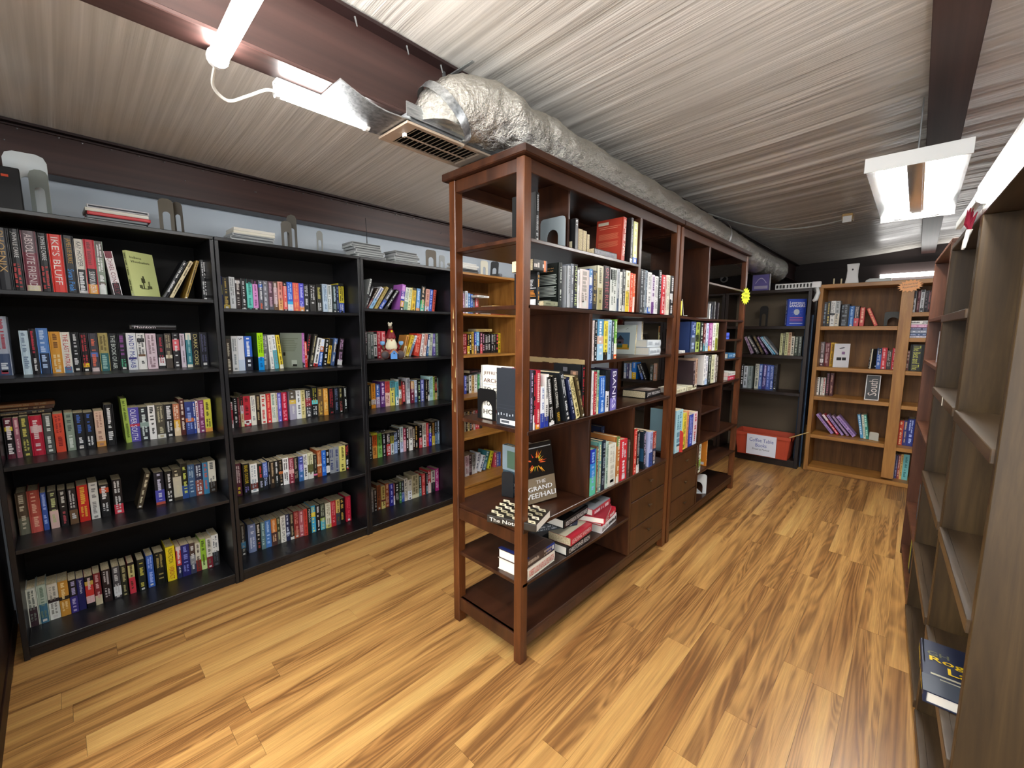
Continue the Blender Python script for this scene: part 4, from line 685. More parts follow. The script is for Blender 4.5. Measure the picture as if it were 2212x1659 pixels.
lying('h', .418, 2.66, 1.329, .022, .165, .12, '16161a', 'd0c8d0', 'Phantom', 'black book titled Phantom lying across the tops, left bookcase second shelf', group=None)
for i, (z, x, c) in enumerate(((.972, -.03, '241a14'), (.990, -.025, '4a2c1c'), (1.006, -.02, '8a5a30'))):
    lying('p', x, 2.70, z, .016-.001*i, .17, .11, c, 'a08a60', '', f"{('lowest','middle','topmost')[i]} of three paperbacks lying on the left bookcase's third row", yaw=(1, -2, 3)[i], group='paperbacks lying on the third row', white=False)
lying('p', 1.56, 2.70, .618, .014, .11, .12, '1c1c1e', '90a0a8', '', 'small black paperback lying on top, right black bookcase fourth shelf')
lying('p', 1.475, 2.66, .615, .014, .045, .1, 'b8b030', '606020', '', 'small yellow booklet lying on top, right black bookcase fourth shelf')
# light oak bookcase behind the island: lying books
lying('h', 2.74, 2.56, 1.463, .032, .24, .17, '8a3028', 'd8c8a0', '', 'white paged red hardback lying lowest on the light oak bookcase top shelf', yaw=-6)
lying('p', 2.73, 2.57, 1.496, .045, .22, .15, 'caa864', '806020', '', 'thick cream paperback lying on a hardback, light oak bookcase top shelf', yaw=-4, white=False)
lying('p', 2.49, 2.60, 1.60, .016, .13, .1, 'e4e4e0', '808080', '', 'thin white booklet lying over paperbacks, light oak bookcase top shelf')
lying('p', 2.60, 2.68, 1.325, .022, .17, .12, 'c8b070', '806020', '', 'cream paperback lying across others, light oak bookcase second shelf', yaw=-4, white=False)
lying('p', 2.48, 2.66, .985, .022, .17, .12, '2a2024', '806060', '', 'dark paperback lying across others, light oak bookcase third shelf', yaw=6, white=False)
# near island unit, top shelf
def isl(kind, x, y, z, rot, *a, **k): return add_book(kind, (x, y, z), rot, *a, **k)
isl('h', 1.282, 1.085, 1.664, Rz(2), .022, .185, .118, '08090a', '909090', '', 'tall black hardback behind the near post, near island unit top shelf', seed=2)
isl('p', 1.497, 1.055, 1.664, I3, .022, .124, .13, '141416', 'e8e8e8', 'ET', 'black book lettered ET beside grey bookend, near island unit top shelf', seed=4, back=[('r', 0, .12, 0, 1, 'b0b0b0'), ('t', 'ET', .5, .84, .4, .09, 'e4e4e4'), ('r', .15, .9, 0, .28, 'c8bfa0')])
for i, (x, t, h) in enumerate(((1.535, .03, .096), (1.57, .034, .102), (1.608, .026, .1), (1.638, .02, .09))):
    b_ = isl('p', x+t, 1.19, 1.664, Rz(180), t, h, .1, ('c8bfa6', '8a5a4a', 'c8bfa6', '4a3a30')[i], '806040', '', f"{('first','second','third','fourth')[i]} of four small paperbacks with pages outward, island top shelf", group='small paperbacks turned pages outward', seed=i+30, white=False)
lying('p', 1.838, 1.056, 1.6645, .027, .19, .11, '1e1a1e', '504860', '', 'dark paperback lying flat with cream pages, near island unit top shelf', seed=6, white=False)
isl('h', 1.893, 1.062, 1.668, Ry(3), .030, .205, .148, 'b8402e', 'f0d8c8', '', 'red hardback leaning with its back cover shown, near island unit top shelf', seed=7,
    back=[('r', .06, .45, .87, .94, 'd8ccb4'), ('r', .08, .9, .82, .83, 'e89a78'), ('r', .12, .8, .78, .79, 'e89a78')]+para(.1, .85, .52, .66, 7, 'd87858', .1, 3)+para(.1, .85, .34, .47, 6, 'd87858', .1, 4)+[('r', .7, .82, .06, .14, 'e8e4e0'), ('r', .74, .79, .08, .12, '201010')])
isl('p', 1.955, 1.05, 1.664, I3, .022, .212, .15, '131315/90/e4e4e4', '909090', '', 'thin black book between red and yellow ones, near island unit top shelf', seed=8)
isl('p', 1.982, 1.05, 1.664, I3, .042, .2, .15, 'd8dc90/85/2a62c0', 'f0f0f0', '', 'pale yellow book with blue foot against divider, near island unit top shelf', seed=9)
# second shelf
isl('h', 1.285, 1.075, 1.427, Rz(3), .016, .128, .115, '121214', 'e0a040', '', 'black book with orange and white back text, near island unit second shelf', seed=10,
    back=para(.35, .95, .5, .78, 7, 'c8c8c8', .3, 5)+para(.4, .95, .26, .46, 5, 'd88a30', .2, 6)+[('r', .6, .95, .03, .2, 'e4e4e4')])
lying('p', 1.332, 1.066, 1.5565, .042, .082, .11, '141210/75/d87840/90/4a4450', 'd0c8c0', '', 'black paperback with orange end lying on the black book, island second shelf', seed=11, white=False)
isl('h', 1.388, 1.05, 1.428, I3, .02, .172, .128, '141a18', 'c0c8c0', '', 'black hardback showing its text filled back cover, near island unit second shelf', seed=12,
    back=[('t', 'They had never died', .2, .86, .6, .035, 'd0a070'), ('t', 'but gone into the dark', .14, .8, .7, .035, 'd0a070')]+para(.08, .92, .5, .74, 7, 'b8c0b8', .1, 7)+para(.08, .92, .22, .47, 8, 'b8c0b8', .12, 8)+para(.25, .75, .1, .16, 2, 'b8c0b8', .2, 9))
lying('p', 1.382, 1.05, 1.428, .018, .085, .08, '8a8c70', '5a5c48', '', 'small grey green paperback lying before the black one, island second shelf', seed=13, white=False)
# third shelf, near end
ja = [('t', 'JEFFREY', .1, .82, .8, .075, '5a3a34'), ('t', 'ARCHER', .1, .69, .8, .075, '5a3a34'), ('r', .1, .9, .655, .66, '8a7a70'), ('t', 'TO CUT', .1, .53, .8, .075, '4a4440'), ('t', 'A LONG', .12, .4, .7, .06, '4a4440'), ('t', 'TO', .1, .26, .25, .09, '4a4440'), ('t', 'HO', .1, .1, .35, .09, '4a4440')]
isl('h', 1.285, 1.362, .952, Rz(180), .03, .232, .168, 'e4e0d2', '6a4a40', '', 'cream hardback lettered JEFFREY ARCHER facing out, near island unit third shelf', seed=14, front=ja+[('p', [(.46, .28), (.5, .3), (.66, .1), (.63, .08)], '8a2a24')], white=True)
isl('h', 1.216, 1.048, .952, I3, .028, .232, .178, '4a4658', 'c8b8d8', '', 'dark grey hardback with white barcode label beside near post, island third shelf', seed=15,
    back=[('r', 0, 1, 0, 1, '2c3036'), ('r', .12, .6, .03, .11, 'e8e8ea'), ('r', .15, .4, .05, .095, '50545a'), ('r', .02, .98, .3, .303, '50565e'), ('r', .0, .6, .36, .362, '484e56')]+[('r', .05+.09*i, .08+.09*i, .17+.01*(i % 3), .21+.015*(i % 2), 'b0b8c0') for i in range(6)], white=True)
isl('h', 1.578, 1.056, .952, I3, .02, .232, .16, '1c1e20', 'b83038', '', 'big black hardback with boy in blue photo on back, island third shelf', seed=16,
    back=[('r', .6, .85, .64, .88, '8a7060'), ('r', .63, .8, .64, .76, '3068b0'), ('r', .68, .78, .76, .86, 'd0a080')]+para(.55, .95, .2, .6, 14, 'a8a8a8', .15, 10)+[('r', .35, .5, .86, .94, '6a6a70')])
isl('p', 1.355, 1.06, .952, Ry(-9) @ Rz(8), .02, .165, .12, '26221c', 'd0c8b8', '', 'thin dark paperback leaning beside the white one, near island unit third shelf', seed=17)
# middle shelf
hs = [('r', .0, .7, .18, .74, '5a7a94'), ('p', [(.02, .5), (.2, .66), (.42, .5)], '3a3a44'), ('r', .04, .4, .36, .5, '6a5860'), ('r', .12, .28, .36, .43, '1e1a1c'), ('r', .0, .7, .18, .3, '50784a'), ('r', .35, .62, .22, .34, 'd8a838'), ('r', .0, .7, .16, .22, 'c8962e'), ('p', [(.45, .84), (.62, .9), (.58, .86)], '70787c')]
isl('p', 2.27, 1.285, 1.2, Rz(184) @ Ry(-5), .016, .168, .118, 'e4ece4', '70787c', '', 'white book with house picture cover facing out, near island unit middle shelf', seed=18, front=hs)
isl('h', 2.34, 1.30, 1.2, I3, .03, .2, .15, '7a2c20', 'c89070', '', 'plain red brown hardback behind bright ones, near island unit middle shelf', seed=19)
isl('p', 2.36, 1.28, 1.2, Rz(182), .02, .19, .11, 'e4e6ea/12/5a60b8/20/e4e6ea', '8088c0', '', 'white and violet book standing behind the house picture, island middle shelf', seed=20)
for i, (z, x, yw) in enumerate(((1.2, 2.56, 3), (1.243, 2.54, -2))):
    lying('h', min(x, 2.46), 1.10, z, .041, .16, .2, 'dfe6ea', 'b0b8c0', '', f"{('lower','upper')[i]} of two white hardbacks lying stacked, near island unit middle shelf", yaw=yw, group='white hardbacks lying on the middle shelf', seed=21+i)
lying('h', 2.465, 1.09, .953, .042, .20, .15, '18181a', 'e8e4e4', 'JOY FIELDING', 'black hardback lettered JOY FIELDING lying on the island third shelf', yaw=2, seed=23, front=[('r', .0, .7, .1, .9, '8a7a70'), ('r', .1, .5, .2, .6, 'c8c0b8')], white=False)
o = MB().box(-.01, .01, -.004, .004, 0, .0006, 'e4e4e0').build('paper_scrap', PR, None, (2.41, 1.215, .9525)); tag(o, 'small white paper scrap lying on the island third shelf', 'paper')
# fourth shelf: near end
isl('h', 1.43, 1.372, .567, Rz(180), .03, .236, .15, '6a8090/45/4a606c', 'd0d8d8', '', 'grey blue hardback lettered ST behind post, near island unit fourth shelf', seed=24,
    front=[('r', 0, 1, .5, 1, '8a9ca4'), ('r', .2, .7, .55, .9, '56705c'), ('r', 0, 1, 0, .32, '2c5068'), ('t', 'STONE', .1, .2, .8, .08, 'd8e0e4'), ('t', 'RIVER', .1, .08, .8, .08, '90b0c0')])
isl('p', 1.545, 1.37, .567, Rz(180), .02, .225, .14, 'd8d0d0', '6a4a80', '', 'pale book with purple frame standing behind, near island unit fourth shelf', seed=25, front=[('r', .08, .92, .2, .92, '7a5a88'), ('r', .12, .88, .24, .88, 'd8d0d0')])
gv = [('r', 0, 1, 0, .42, '80705a'), ('r', 0, 1, .42, 1, '1c1612')]
rr = random.Random(11)
for i in range(26):
    a = rr.random()*6.28; ri = .05+.08*rr.random(); ro = ri+.06+.1*rr.random(); da = .12
    cx_, cz_ = .45, .68
    gv.append(('p', [(cx_+ri*1.5*math.cos(a-da), cz_+ri*math.sin(a-da)), (cx_+ro*1.5*math.cos(a), cz_+ro*math.sin(a)), (cx_+ri*1.5*math.cos(a+da), cz_+ri*math.sin(a+da))], rr.choice(('e8a030', 'd84828', 'c8d840', 'e06838'))))
gv += [('r', .42, .48, .62, .76, '18100c'), ('r', .05, .95, .92, .935, 'b0b0b0'), ('t', 'THE', .38, .315, .3, .06, 'd8d4d0'), ('t', 'GRAND', .12, .205, .75, .075, 'f0f0f0'), ('t', 'VEE/HALI', .04, .08, .92, .085, 'f0f0f0')]
isl('p', 1.352, 1.198, .570, Rz(-107) @ Ry(-8) @ Rx(3), .018, .262, .17, '1a1511', 'd0d0d0', '', 'black paperback THE GRAND with fiery eye cover, near island unit fourth shelf', seed=26, front=gv)
ht = []
for i in range(8):
    for j in range(6):
        if (i+j) % 2: continue
        a_, b_ = .02+i*.122, .02+j*.16
        ht.append(('p', [(a_, b_), (a_+.15, b_+.05), (a_+.17, b_+.2), (a_+.02, b_+.15)], ('d8d0b0', 'a8a080', 'e4dcc4')[(i*j+i) % 3])); ht.append(('r', a_+.05, a_+.1, b_+.06, b_+.11, '3a3428'))
lying('p', 1.197, .992, .568, .03, .213, .15, '2a2620', 'e8e4d8', 'The Notre', 'black and cream patterned book lying flat by the near post, island fourth shelf', yaw=-72, seed=27, front=ht)
isl('h', 2.195, 1.05, .567, Ry(-3), .03, .215, .13, '24303a', 'c8b8d8', '', 'dark blue hardback showing palm tree back cover, near island unit fourth shelf', seed=28,
    back=[('r', 0, 1, .2, .55, '2a5878'), ('r', 0, 1, 0, .2, '18242c'), ('p', [(.4, .2), (.45, .2), (.5, .4), (.47, .4)], '0c1014'), ('p', [(.5, .4), (.3, .46), (.2, .36)], '0c1014'), ('p', [(.5, .4), (.7, .47), (.8, .37)], '0c1014'), ('t', 'TE', .2, .66, .12, .1, '7a90a0'), ('p', [(.45, .04), (.75, .1), (.8, .2), (.6, .16)], 'd8dcd8'), ('p', [(.3, .02), (.5, .08), (.4, .1)], 'd0d4d0')])
for i, (x, h, c) in enumerate(((2.30, .27, '7a8894'), (2.335, .262, '5a6a78'), (2.37, .258, '8a96a0'))):
    isl('h', x+.02, 1.28, .567, I3, .03, h, .12, c, '303840', '', f"{('first','second','third')[i]} of three big grey blue books standing behind, near island fourth shelf", group='big grey books at the back', seed=40+i)
isl('h', 1.99, 1.20, .567, Rz(0), .035, .25, .16, '2a3450', 'a0a8c0', '', 'tall navy hardback set back behind white one, near island unit fourth shelf', seed=44)
isl('h', 1.74, 1.23, .567, I3, .08, .262, .16, 'd4ccb0', '908868', '', 'broad cream hardback set back behind others, near island unit fourth shelf', seed=45)
# fifth shelf: lying stacks
lying('h', 1.41, 1.062, .341, .05, .20, .155, 'e4dfd0', 'c83028', 'ROBERT LUDLUM APOCALYPSE WATCH', 'white hardback APOCALYPSE WATCH lying under a blue one, island fifth shelf', yaw=5, seed=46, front=[('r', 0, 1, 0, 1, 'c8c0b0')])
lying('h', 1.405, 1.06, .392, .04, .20, .15, '4a3a34/70/2a3a80', 'b0a090', '', 'blue and brown hardback lying on APOCALYPSE WATCH, near island fifth shelf', yaw=4, seed=47, front=[('r', 0, 1, .05, .95, '3c2a24'), ('r', .3, .32, .05, .95, '6a4a38'), ('r', .1, .9, .5, .51, '6a4a38'), ('r', 0, 1, .9, 1, '24306a')])
lying('h', 1.672, 1.05, .341, .042, .20, .15, '18181a', 'd8d8d8', 'CHRISTOPHER REICH', 'black hardback lettered CHRISTOPHER REICH lying lowest, island fifth shelf', yaw=3, seed=48)
lying('p', 1.685, 1.052, .384, .036, .195, .12, 'b82c3c', 'f0d8d8', 'LEADING WOMEN', 'red paperback lettered LEADING WOMEN lying on black one, island fifth shelf', yaw=5, seed=49, white=False, front=[('r', .25, 1, 0, 1, 'd8cfb4')])
lying('h', 1.62, 1.09, .421, .035, .22, .16, '50565c/60/303850', 'c8ccd0', '', 'grey hardback lying askew in the middle stack, near island fifth shelf', yaw=-24, seed=50, front=[('t', 'SPEED', .3, .2, .5, .15, '9aa0a8')])
lying('h', 1.70, 1.085, .457, .04, .22, .15, '141416', 'e4e4e4', 'RIDLEY PEARSON THE ANGEL MAKER', 'black hardback THE ANGEL MAKER lying topmost, near island fifth shelf', yaw=5, seed=51, front=[('r', .1, .9, .02, .5, '8a8c8e')]+para(.15, .85, .04, .46, 9, '2a2c2e', .3, 12)+[('r', .2, .6, .6, .85, '30343a')])
for i, (z, t, c, dx, yw, lab) in enumerate(((.341, .042, 'e4e0e0', .0, 8, 'white and red hardback lying lowest in right stack, island fifth shelf'), (.384, .034, 'c02434', -.01, 10, 'red hardback lying second in right stack, near island fifth shelf'), (.419, .03, 'b02838', -.06, 22, 'dark red paperback lying askew in right stack, near island fifth shelf'), (.45, .034, 'b03440', -.07, 6, 'red book with grey winter cover topmost in right stack, fifth shelf'))):
    lying('h', 1.955+dx, 1.072, z, t, .19, .145, c, 'f0e0e0' if i else '404040', '', lab, yaw=yw, seed=52+i, front=[('r', 0, 1, 0, 1, ('d8d4d4', 'c8283c', '8a2430', '9aa0a4')[i])]+([('r', .2, .7, .3, .6, '50544e'), ('r', .55, .95, .6, .95, 'd8d8d8')] if i == 3 else []))
# far island unit
isl('h', 2.795, 1.06, 1.2, I3, .028, .19, .15, '5a2028', 'd0c0c0', '', 'maroon hardback with grey band facing out, far island unit middle shelf', seed=60, back=[('r', 0, 1, .42, .6, '4a4c52'), ('r', 0, .5, .0, .1, '343c48')])
lying('p', 2.70, 1.05, 1.2, .016, .08, .09, 'e4e4e0', 'a0a0a0', '', 'small white card box lying before the maroon hardback, far island unit', seed=61)
isl('h', 2.868, 1.06, .984, I3, .025, .155, .16, 'cfd0b4', '8a8a70', '', 'pale green hardback showing its text back cover, far island third shelf', seed=62, back=para(.08, .92, .2, .9, 12, 'a8aa90', .15, 13)+[('r', .1, .7, .03, .14, 'e4e4ea')])
for i, x in enumerate((2.76, 2.93)): lying('p', x, 1.05, .952, .03, .155, .12, 'e0dcc0', 'a8a080', '', f"{('left','right')[i]} of two cream paperbacks lying on far island third shelf", group='cream paperbacks lying flat', seed=63+i, front=[('r', 0, 1, 0, 1, 'e4e0c8')])
for i, (x, c) in enumerate(((3.32, 'd8d8d4'), (3.36, '2a3040'), (3.42, '5a5a5c'), (3.50, '3a3438'))):
    isl('h', x-.02, 1.12, 1.427, I3, .028, (.11, .1, .13, .125)[i], .1, c, '909090', '', f"{ORD[i]} of four dark small books, far island unit second shelf", group='small books on the far island unit', seed=70+i)
isl('p', 3.235, 1.06, .341, I3, .02, .21, .14, 'd8882c', 'f0d8a0', '', 'orange paperback showing its back cover, far island unit fifth shelf', seed=75, back=para(.3, .7, .2, .9, 10, 'e8b060', .2, 14)+[('r', .5, .9, .04, .14, 'e4e4e4')])
o = tag(MB().box(0, .09, 0, .06, 0, .05, '5068d0').box(.004, .086, -.001, .061, .012, .03, '3048a8').build('small_box', PR, None, (3.50, 1.06, 1.276), bevel=.002), 'small bright blue box on the upper right shelf, far island unit', 'box')
lying('h', 3.78, 1.06, 1.125, .04, .17, .12, '3a78a8', 'e0e8f0', '', 'blue hardback lying on the right column shelf, far island unit', seed=76)
lying('p', 3.80, 1.06, .952, .03, .17, .12, 'c82848', 'f0d0d8', '', 'pink red book lying under white one, far island unit right column', seed=77)
lying('p', 3.81, 1.06, .983, .03, .17, .12, 'e4e4e0', 'a0a0a0', '', 'white book lying on pink one, far island unit right column', seed=78)
# back bookcases
FX = Matrix.Rotation(-math.pi/2, 3, 'Z')
isl('h', 4.96, .965, 1.393, Rz(-150), .05, .26, .16, '2c48b0', 'e0e8ff', '', 'blue hardback lettered Lawrence SANDERS facing out, dark back bookcase top shelf', seed=80,
    front=[('t', 'Lawrence', .1, .82, .8, .09, 'f0f0f4'), ('t', 'SANDERS', .08, .7, .85, .1, 'f0f0f4'), ('p', [(.5+.16*math.cos(a), .52+.11*math.sin(a)) for a in np.linspace(0, 6, 14)], 'b8c0c8')]+[('p', [(.5+.2*math.cos(a), .52+.13*math.sin(a)), (.5+.34*math.cos(a+.04), .52+.2*math.sin(a+.04)), (.5+.2*math.cos(a+.09), .52+.13*math.sin(a+.09))], '7088d0') for a in np.linspace(0, 6.28, 11)]+[('r', .15, .85, .3, .325, 'c06890'), ('r', .15, .85, .24, .265, 'c06890'), ('r', .15, .85, .18, .205, 'c06890'), ('r', .15, .85, .09, .11, 'e0e4f0')]) 
isl('p', 5.0, .565, 1.01, FX @ Rz(-58), .026, .22, .13, 'e4b838', '7a5810', '', 'yellow spined book turned to show white cover, oak back bookcase second shelf', seed=81, front=[('r', 0, 1, 0, 1, 'dcdce0'), ('r', .2, .5, .3, .42, '303030'), ('r', .55, .8, .3, .42, '303030'), ('p', [(.3, .8), (.6, .86), (.7, .82), (.4, .78)], '505058'), ('r', .5, .7, .55, .66, '7a5a80')])
isl('h', 5.06, .30, 1.01, FX @ Rz(-60) @ Ry(4), .02, .18, .13, '15161a', 'e0e0e0', '', 'black book with cream edge facing out, oak back bookcase second shelf', seed=82, front=[('r', 0, 1, 0, 1, '141518'), ('r', 0, .08, 0, 1, 'dcd4bc'), ('r', .3, .42, .1, .16, 'd8d8d8'), ('r', .5, .6, .12, .2, 'd8d8d8'), ('r', .55, .7, .3, .36, 'c8c8c8')])
o = tag(MB().box(0, .012, -.05, .05, 0, .225, 'e4e4e0').box(-.001, .001, -.044, .044, .006, .219, '141414').build('sign_card', PR, None, (5.0, .25, .73)), 'black card lettered South with white border, oak back bookcase third shelf', 'sign')
o.rotation_euler.y = R(7)
m = MB(); m.text('South', (-.0015, -.032, .04), (0, 0, 1), (0, 1, 0), .15, .062, 'c8b8b0'); m.build('lettering', PR, o)
lb = ['white book topmost of the stack, oak back bookcase right column', 'pink book second in the stack, oak back bookcase right column', 'navy book third in the stack, oak back bookcase right column', 'grey blue book fourth in the stack, oak back bookcase right column', 'dark blue book fifth in the stack, oak back bookcase right column', 'thin white book lowest of the stack, oak back bookcase right column']
zz = 1.291
for i in range(5, -1, -1):
    t = (.031, .024, .022, .024, .022, .016)[i]
    add_book('p', (4.985, -.085+.01*(i % 2), zz), FX @ FLAT, t, .15, .12, ('e4e2dc', 'd08ab0', '2c3050', '8a94a8', '28406a', 'd8d4e0')[i], ('303030', 'f0d0e0', 'a0a0c0', 'e0e0e8', 'a0b0d0', '808090')[i], '', lb[i], 'books stacked in the oak right column', seed=83+i, white=True); zz += t+.0008
isl('h', 4.99, .030, 1.01, FX, .085, .225, .15, '161812', 'c8c850', 'The Best and The', 'thick black book with yellow lettering, oak back bookcase right column', seed=90)
isl('p', 5.0, -.085, 1.01, FX @ Ry(8), .012, .16, .12, 'd85a24', 'f0d0a0', '', 'thin orange book leaning at the right, oak back bookcase right column', seed=91)
# espresso bookcase behind the island
for i, (y, t, h, lean, bands) in enumerate(((2.70, .035, .19, 0, '6a88b0/60/c8c8d0'), (2.66, .03, .19, 0, '40386a'), (2.625, .035, .2, 0, '6a7894/50/d0d8e0'), (2.585, .055, .21, 0, '1c74d0/60/e8b820'), (2.455, .03, .2, -20, '3a3c44/60/3060c0'), (2.41, .03, .21, -24, '1e1c1c'), (2.345, .04, .19, 0, '4a5048'), (2.30, .045, .21, 0, 'd8a080'))):
    isl('p', 4.97, y, .74, FX @ Ry(lean), t, h, .12, bands, 'd0d0d0', '', f"{ORD[i]} of eight books seen through near island, far left espresso bookcase", group='books seen through the island', seed=100+i)
isl('h', 4.97, 2.252, .74, FX, .03, .22, .14, '5a4a30', '806860', '', 'brown hardback beside maroon one, far left espresso bookcase', seed=110); isl('h', 4.97, 2.222, .74, FX, .02, .23, .14, '3a1c20', '806860', '', 'maroon hardback at the right end, far left espresso bookcase', seed=111)
isl('h', 4.97, 2.262, 1.15, FX, .06, .25, .15, 'd88030/30/e8dca0', '503010', '', 'orange and cream hardback on the upper shelf, far left espresso bookcase', seed=112)
# right-hand row
UPX = Matrix(((0, 0, 1), (0, -1, 0), (1, 0, 0)))
add_book('h', (1.475, -.092, .376), Rz(1) @ UPX, .032, .26, .175, '232b44', 'e0c020', '', 'dark blue hardback with yellow lettering lying low, nearest right bookcase', None, 120, white=True,
         front=[('r', 0, 1, 0, .3, '3a4250'), ('r', .1, .8, .33, .36, 'b8b49a'), ('r', .2, .9, .27, .29, 'a8a690'), ('t', 'GH', .08, .7, .25, .08, '6a6c50'), ('t', 'Roger', .1, .56, .8, .12, 'e8c414'), ('t', 'Laurie', .3, .42, .68, .12, 'e8c414')])
def onrow(k, dx, dy):  # point on the right-hand row: k along it from the far end, dy into the case
    return O+ux*k+Vector((-ux.y, ux.x, 0))*dy
YR = Matrix.Rotation(RZ, 3, 'Z')
for k, dy, z, t, h, d, c, ink, lab in ((.10, .05, 1.41, .012, .19, .15, 'e0d4b0', 'c0b490', 'tall cream booklet standing on the upper shelf, cherry bookcase'), (.28, .04, .823, .03, .235, .15, '8a7a60/80/b0a898', '6a5a48', 'first of three books by the walnut panel, tan spine, cherry bookcase'), (.33, .035, .823, .025, .23, .15, '5a4878', 'b0a0c8', 'purple book between tan and white ones, cherry bookcase'), (.40, .03, .823, .03, .225, .15, 'e0e0dc/70/d8b838', '909090', 'white and yellow spined book, cherry bookcase'),
        (.30, .03, 1.18, .02, .16, .12, 'c0c4c8', '808488', 'thin silver grey book on the second shelf, cherry bookcase'), (.30, .03, .33, .03, .19, .12, '6a7478', '404448', 'grey book on the fourth shelf, cherry bookcase'), (.36, .03, .33, .03, .2, .12, '2a2426/60/b8a0a8', '807078', 'dark and mauve book on the fourth shelf, cherry bookcase'),
        (.34, .02, .06, .03, .19, .12, 'b0b83c', '606820', 'lime spined book on the bottom shelf, cherry bookcase'), (.39, .02, .06, .04, .19, .12, '20282c', '606870', 'black book beside lime one on the bottom shelf, cherry bookcase')):
    P = onrow(k, 0, dy); add_book('p', (P.x, P.y, z), YR, t, h, d, c, ink, '', lab, None, int(k*100))

# ------------------------------------------------------------------ bookends
def bookend(x, y, z, w, h, d, col, label, yaw=0, tilt=0, base=True, group=None, arch=.5, mt=None, solid=False):
    """steel L: an upright plate with an arch cut out, and a foot running back (+y)"""
    r = empty('bookend', (x, y, z), R(yaw), label, 'bookend', group); r.rotation_euler.x = R(tilt)
    q = h*.12; aw = w*arch/2; ah = h*.62
    out = [(-w/2, 0), (-w/2, h-q), (-w/2+q*.3, h-q*.3), (-w/2+q, h), (w/2-q, h), (w/2-q*.3, h-q*.3), (w/2, h-q), (w/2, 0)]
    if not solid: out += [(aw, 0), (aw, ah-aw)]+[(aw*math.cos(a), ah-aw+aw*math.sin(a)) for a in np.linspace(0, math.pi, 9)[1:-1]]+[(-aw, ah-aw), (-aw, 0)]
    MB().prism(out, 0, .0025, 'y', col).build('plate', mt or PT, r)
    if base: MB().box(-aw if not solid else -w/2, aw if not solid else w/2, 0, d, 0, .0022, col).build('foot', mt or PT, r)
    return r
BT = 1.776
bookend(-.018, 2.60, BT, .118, .235, .1, 'c4ccce', 'large pale grey bookend beside the black box, on left black bookcase', yaw=-6, arch=.3)
bookend(.012, 2.56, BT, .06, .17, .1, '8a928e', 'smaller grey bookend before the large pale one, on left black bookcase', yaw=-30, arch=.55)
o = MB().box(-.11, -.035, 0, .1, 0, .158, '121214').box(-.085, -.062, -.0008, .02, .118, .132, 'd85030').build('storage_box', PT, None, (0, 2.545, BT), bevel=.003); tag(o, 'black box with small orange label on left black bookcase', 'box')
bookend(.405, 2.57, BT, .055, .15, .12, '5c564a', 'left of two brown bookends beside the red case stack, left bookcase top', yaw=-8, tilt=0)
bookend(.452, 2.59, BT, .04, .148, .12, '4a443a', 'right of two brown bookends beside the red case stack, left bookcase top', yaw=-30, tilt=3)
bookend(.925, 2.57, BT, .052, .145, .1, '56524a', 'shorter brown bookend leaning forward, on middle black bookcase top', yaw=-12, tilt=0)
bookend(.965, 2.60, BT, .05, .192, .1, '4c483f', 'taller brown bookend leaning behind, on middle black bookcase top', yaw=-28)
bookend(1.135, 2.64, BT, .034, .14, .06, '8a8c88', 'narrow grey bookend standing alone, on middle black bookcase top', yaw=-10)
bookend(1.912, 2.60, BT, .085, .13, .14, '5a5246', 'brown arched bookend beside case stack, on right black bookcase top', yaw=-6)
bookend(2.025, 2.62, BT, .05, .11, .1, '8e9292', 'small grey bookend by the island leg, on right black bookcase top', yaw=-4)
bookend(2.455, 2.62, 1.768, .075, .13, .1, 'd0cdbc', 'pale cream bookend with narrow arch, on light oak bookcase top', yaw=-4, arch=.35)
bookend(2.565, 2.62, 1.768, .07, .135, .1, '26282a', 'black leaning bookend with slot, on light oak bookcase top', yaw=-25, tilt=12)
bookend(1.43, 1.12, 1.664, .128, .124, .05, '8f9a9e', 'grey metal bookend with arched cutout, near island unit top shelf', yaw=-90, arch=.45)
bookend(1.245, 1.318, .953, .112, .132, .03, '0d0d0e', 'black bookend holding the JEFFREY ARCHER book, island third shelf', yaw=-90, arch=.62)
bookend(1.375, 1.315, .568, .06, .12, .07, '141416', 'black bookend before the ST book, near island unit fourth shelf', yaw=-72, solid=True)
bookend(2.42, 1.34, 1.2, .16, .15, .06, '0e0e10', 'black bookend behind the white stack, near island unit middle shelf', yaw=-30, arch=.5)
bookend(3.10, 1.10, .953, .14, .168, .1, '0e0f10', 'black rounded bookend between books, far island unit third shelf', yaw=-50, arch=.3)
bookend(2.665, 1.06, .568, .08, .14, .06, 'b82c24', 'red bookend at the left end, far island unit fourth shelf', yaw=-58)
bookend(3.23, 1.11, .119, .14, .15, .1, 'd4dadc', 'white bookend standing on bottom shelf, far island unit', yaw=-48, arch=.6)
bookend(5.04, 1.17, 1.394, .075, .205, .06, '0f0c0b', 'tall black bookend with slot, dark back bookcase top shelf', yaw=-90, arch=.5)
bookend(5.08, .165, 1.391, .12, .125, .06, '33342f', 'dark grey arched bookend, oak back bookcase top shelf', yaw=-90, arch=.62)
bookend(5.02, .205, .361, .07, .075, .03, 'c4c4b8', 'pale metal bookend beside teal books, oak back bookcase fourth shelf', yaw=-110, solid=True)
m = MB().tube([(0, 0, .10), (.03, 0, .003), (.09, .0, .003)], .002, 6, 'd8d8d4').tube([(0, .02, .1), (.03, .02, .003)], .002, 6, 'd8d8d4')
o = m.build('wire_bookend', PT, None, (2.64, 1.06, 1.428)); tag(o, 'white wire bookend with yellow card, far island unit second shelf', 'bookend')
MB().box(-.012, .003, .0, .05, .002, .09, 'e4dc60').build('card', PR, o)['label'] = 'yellow card'

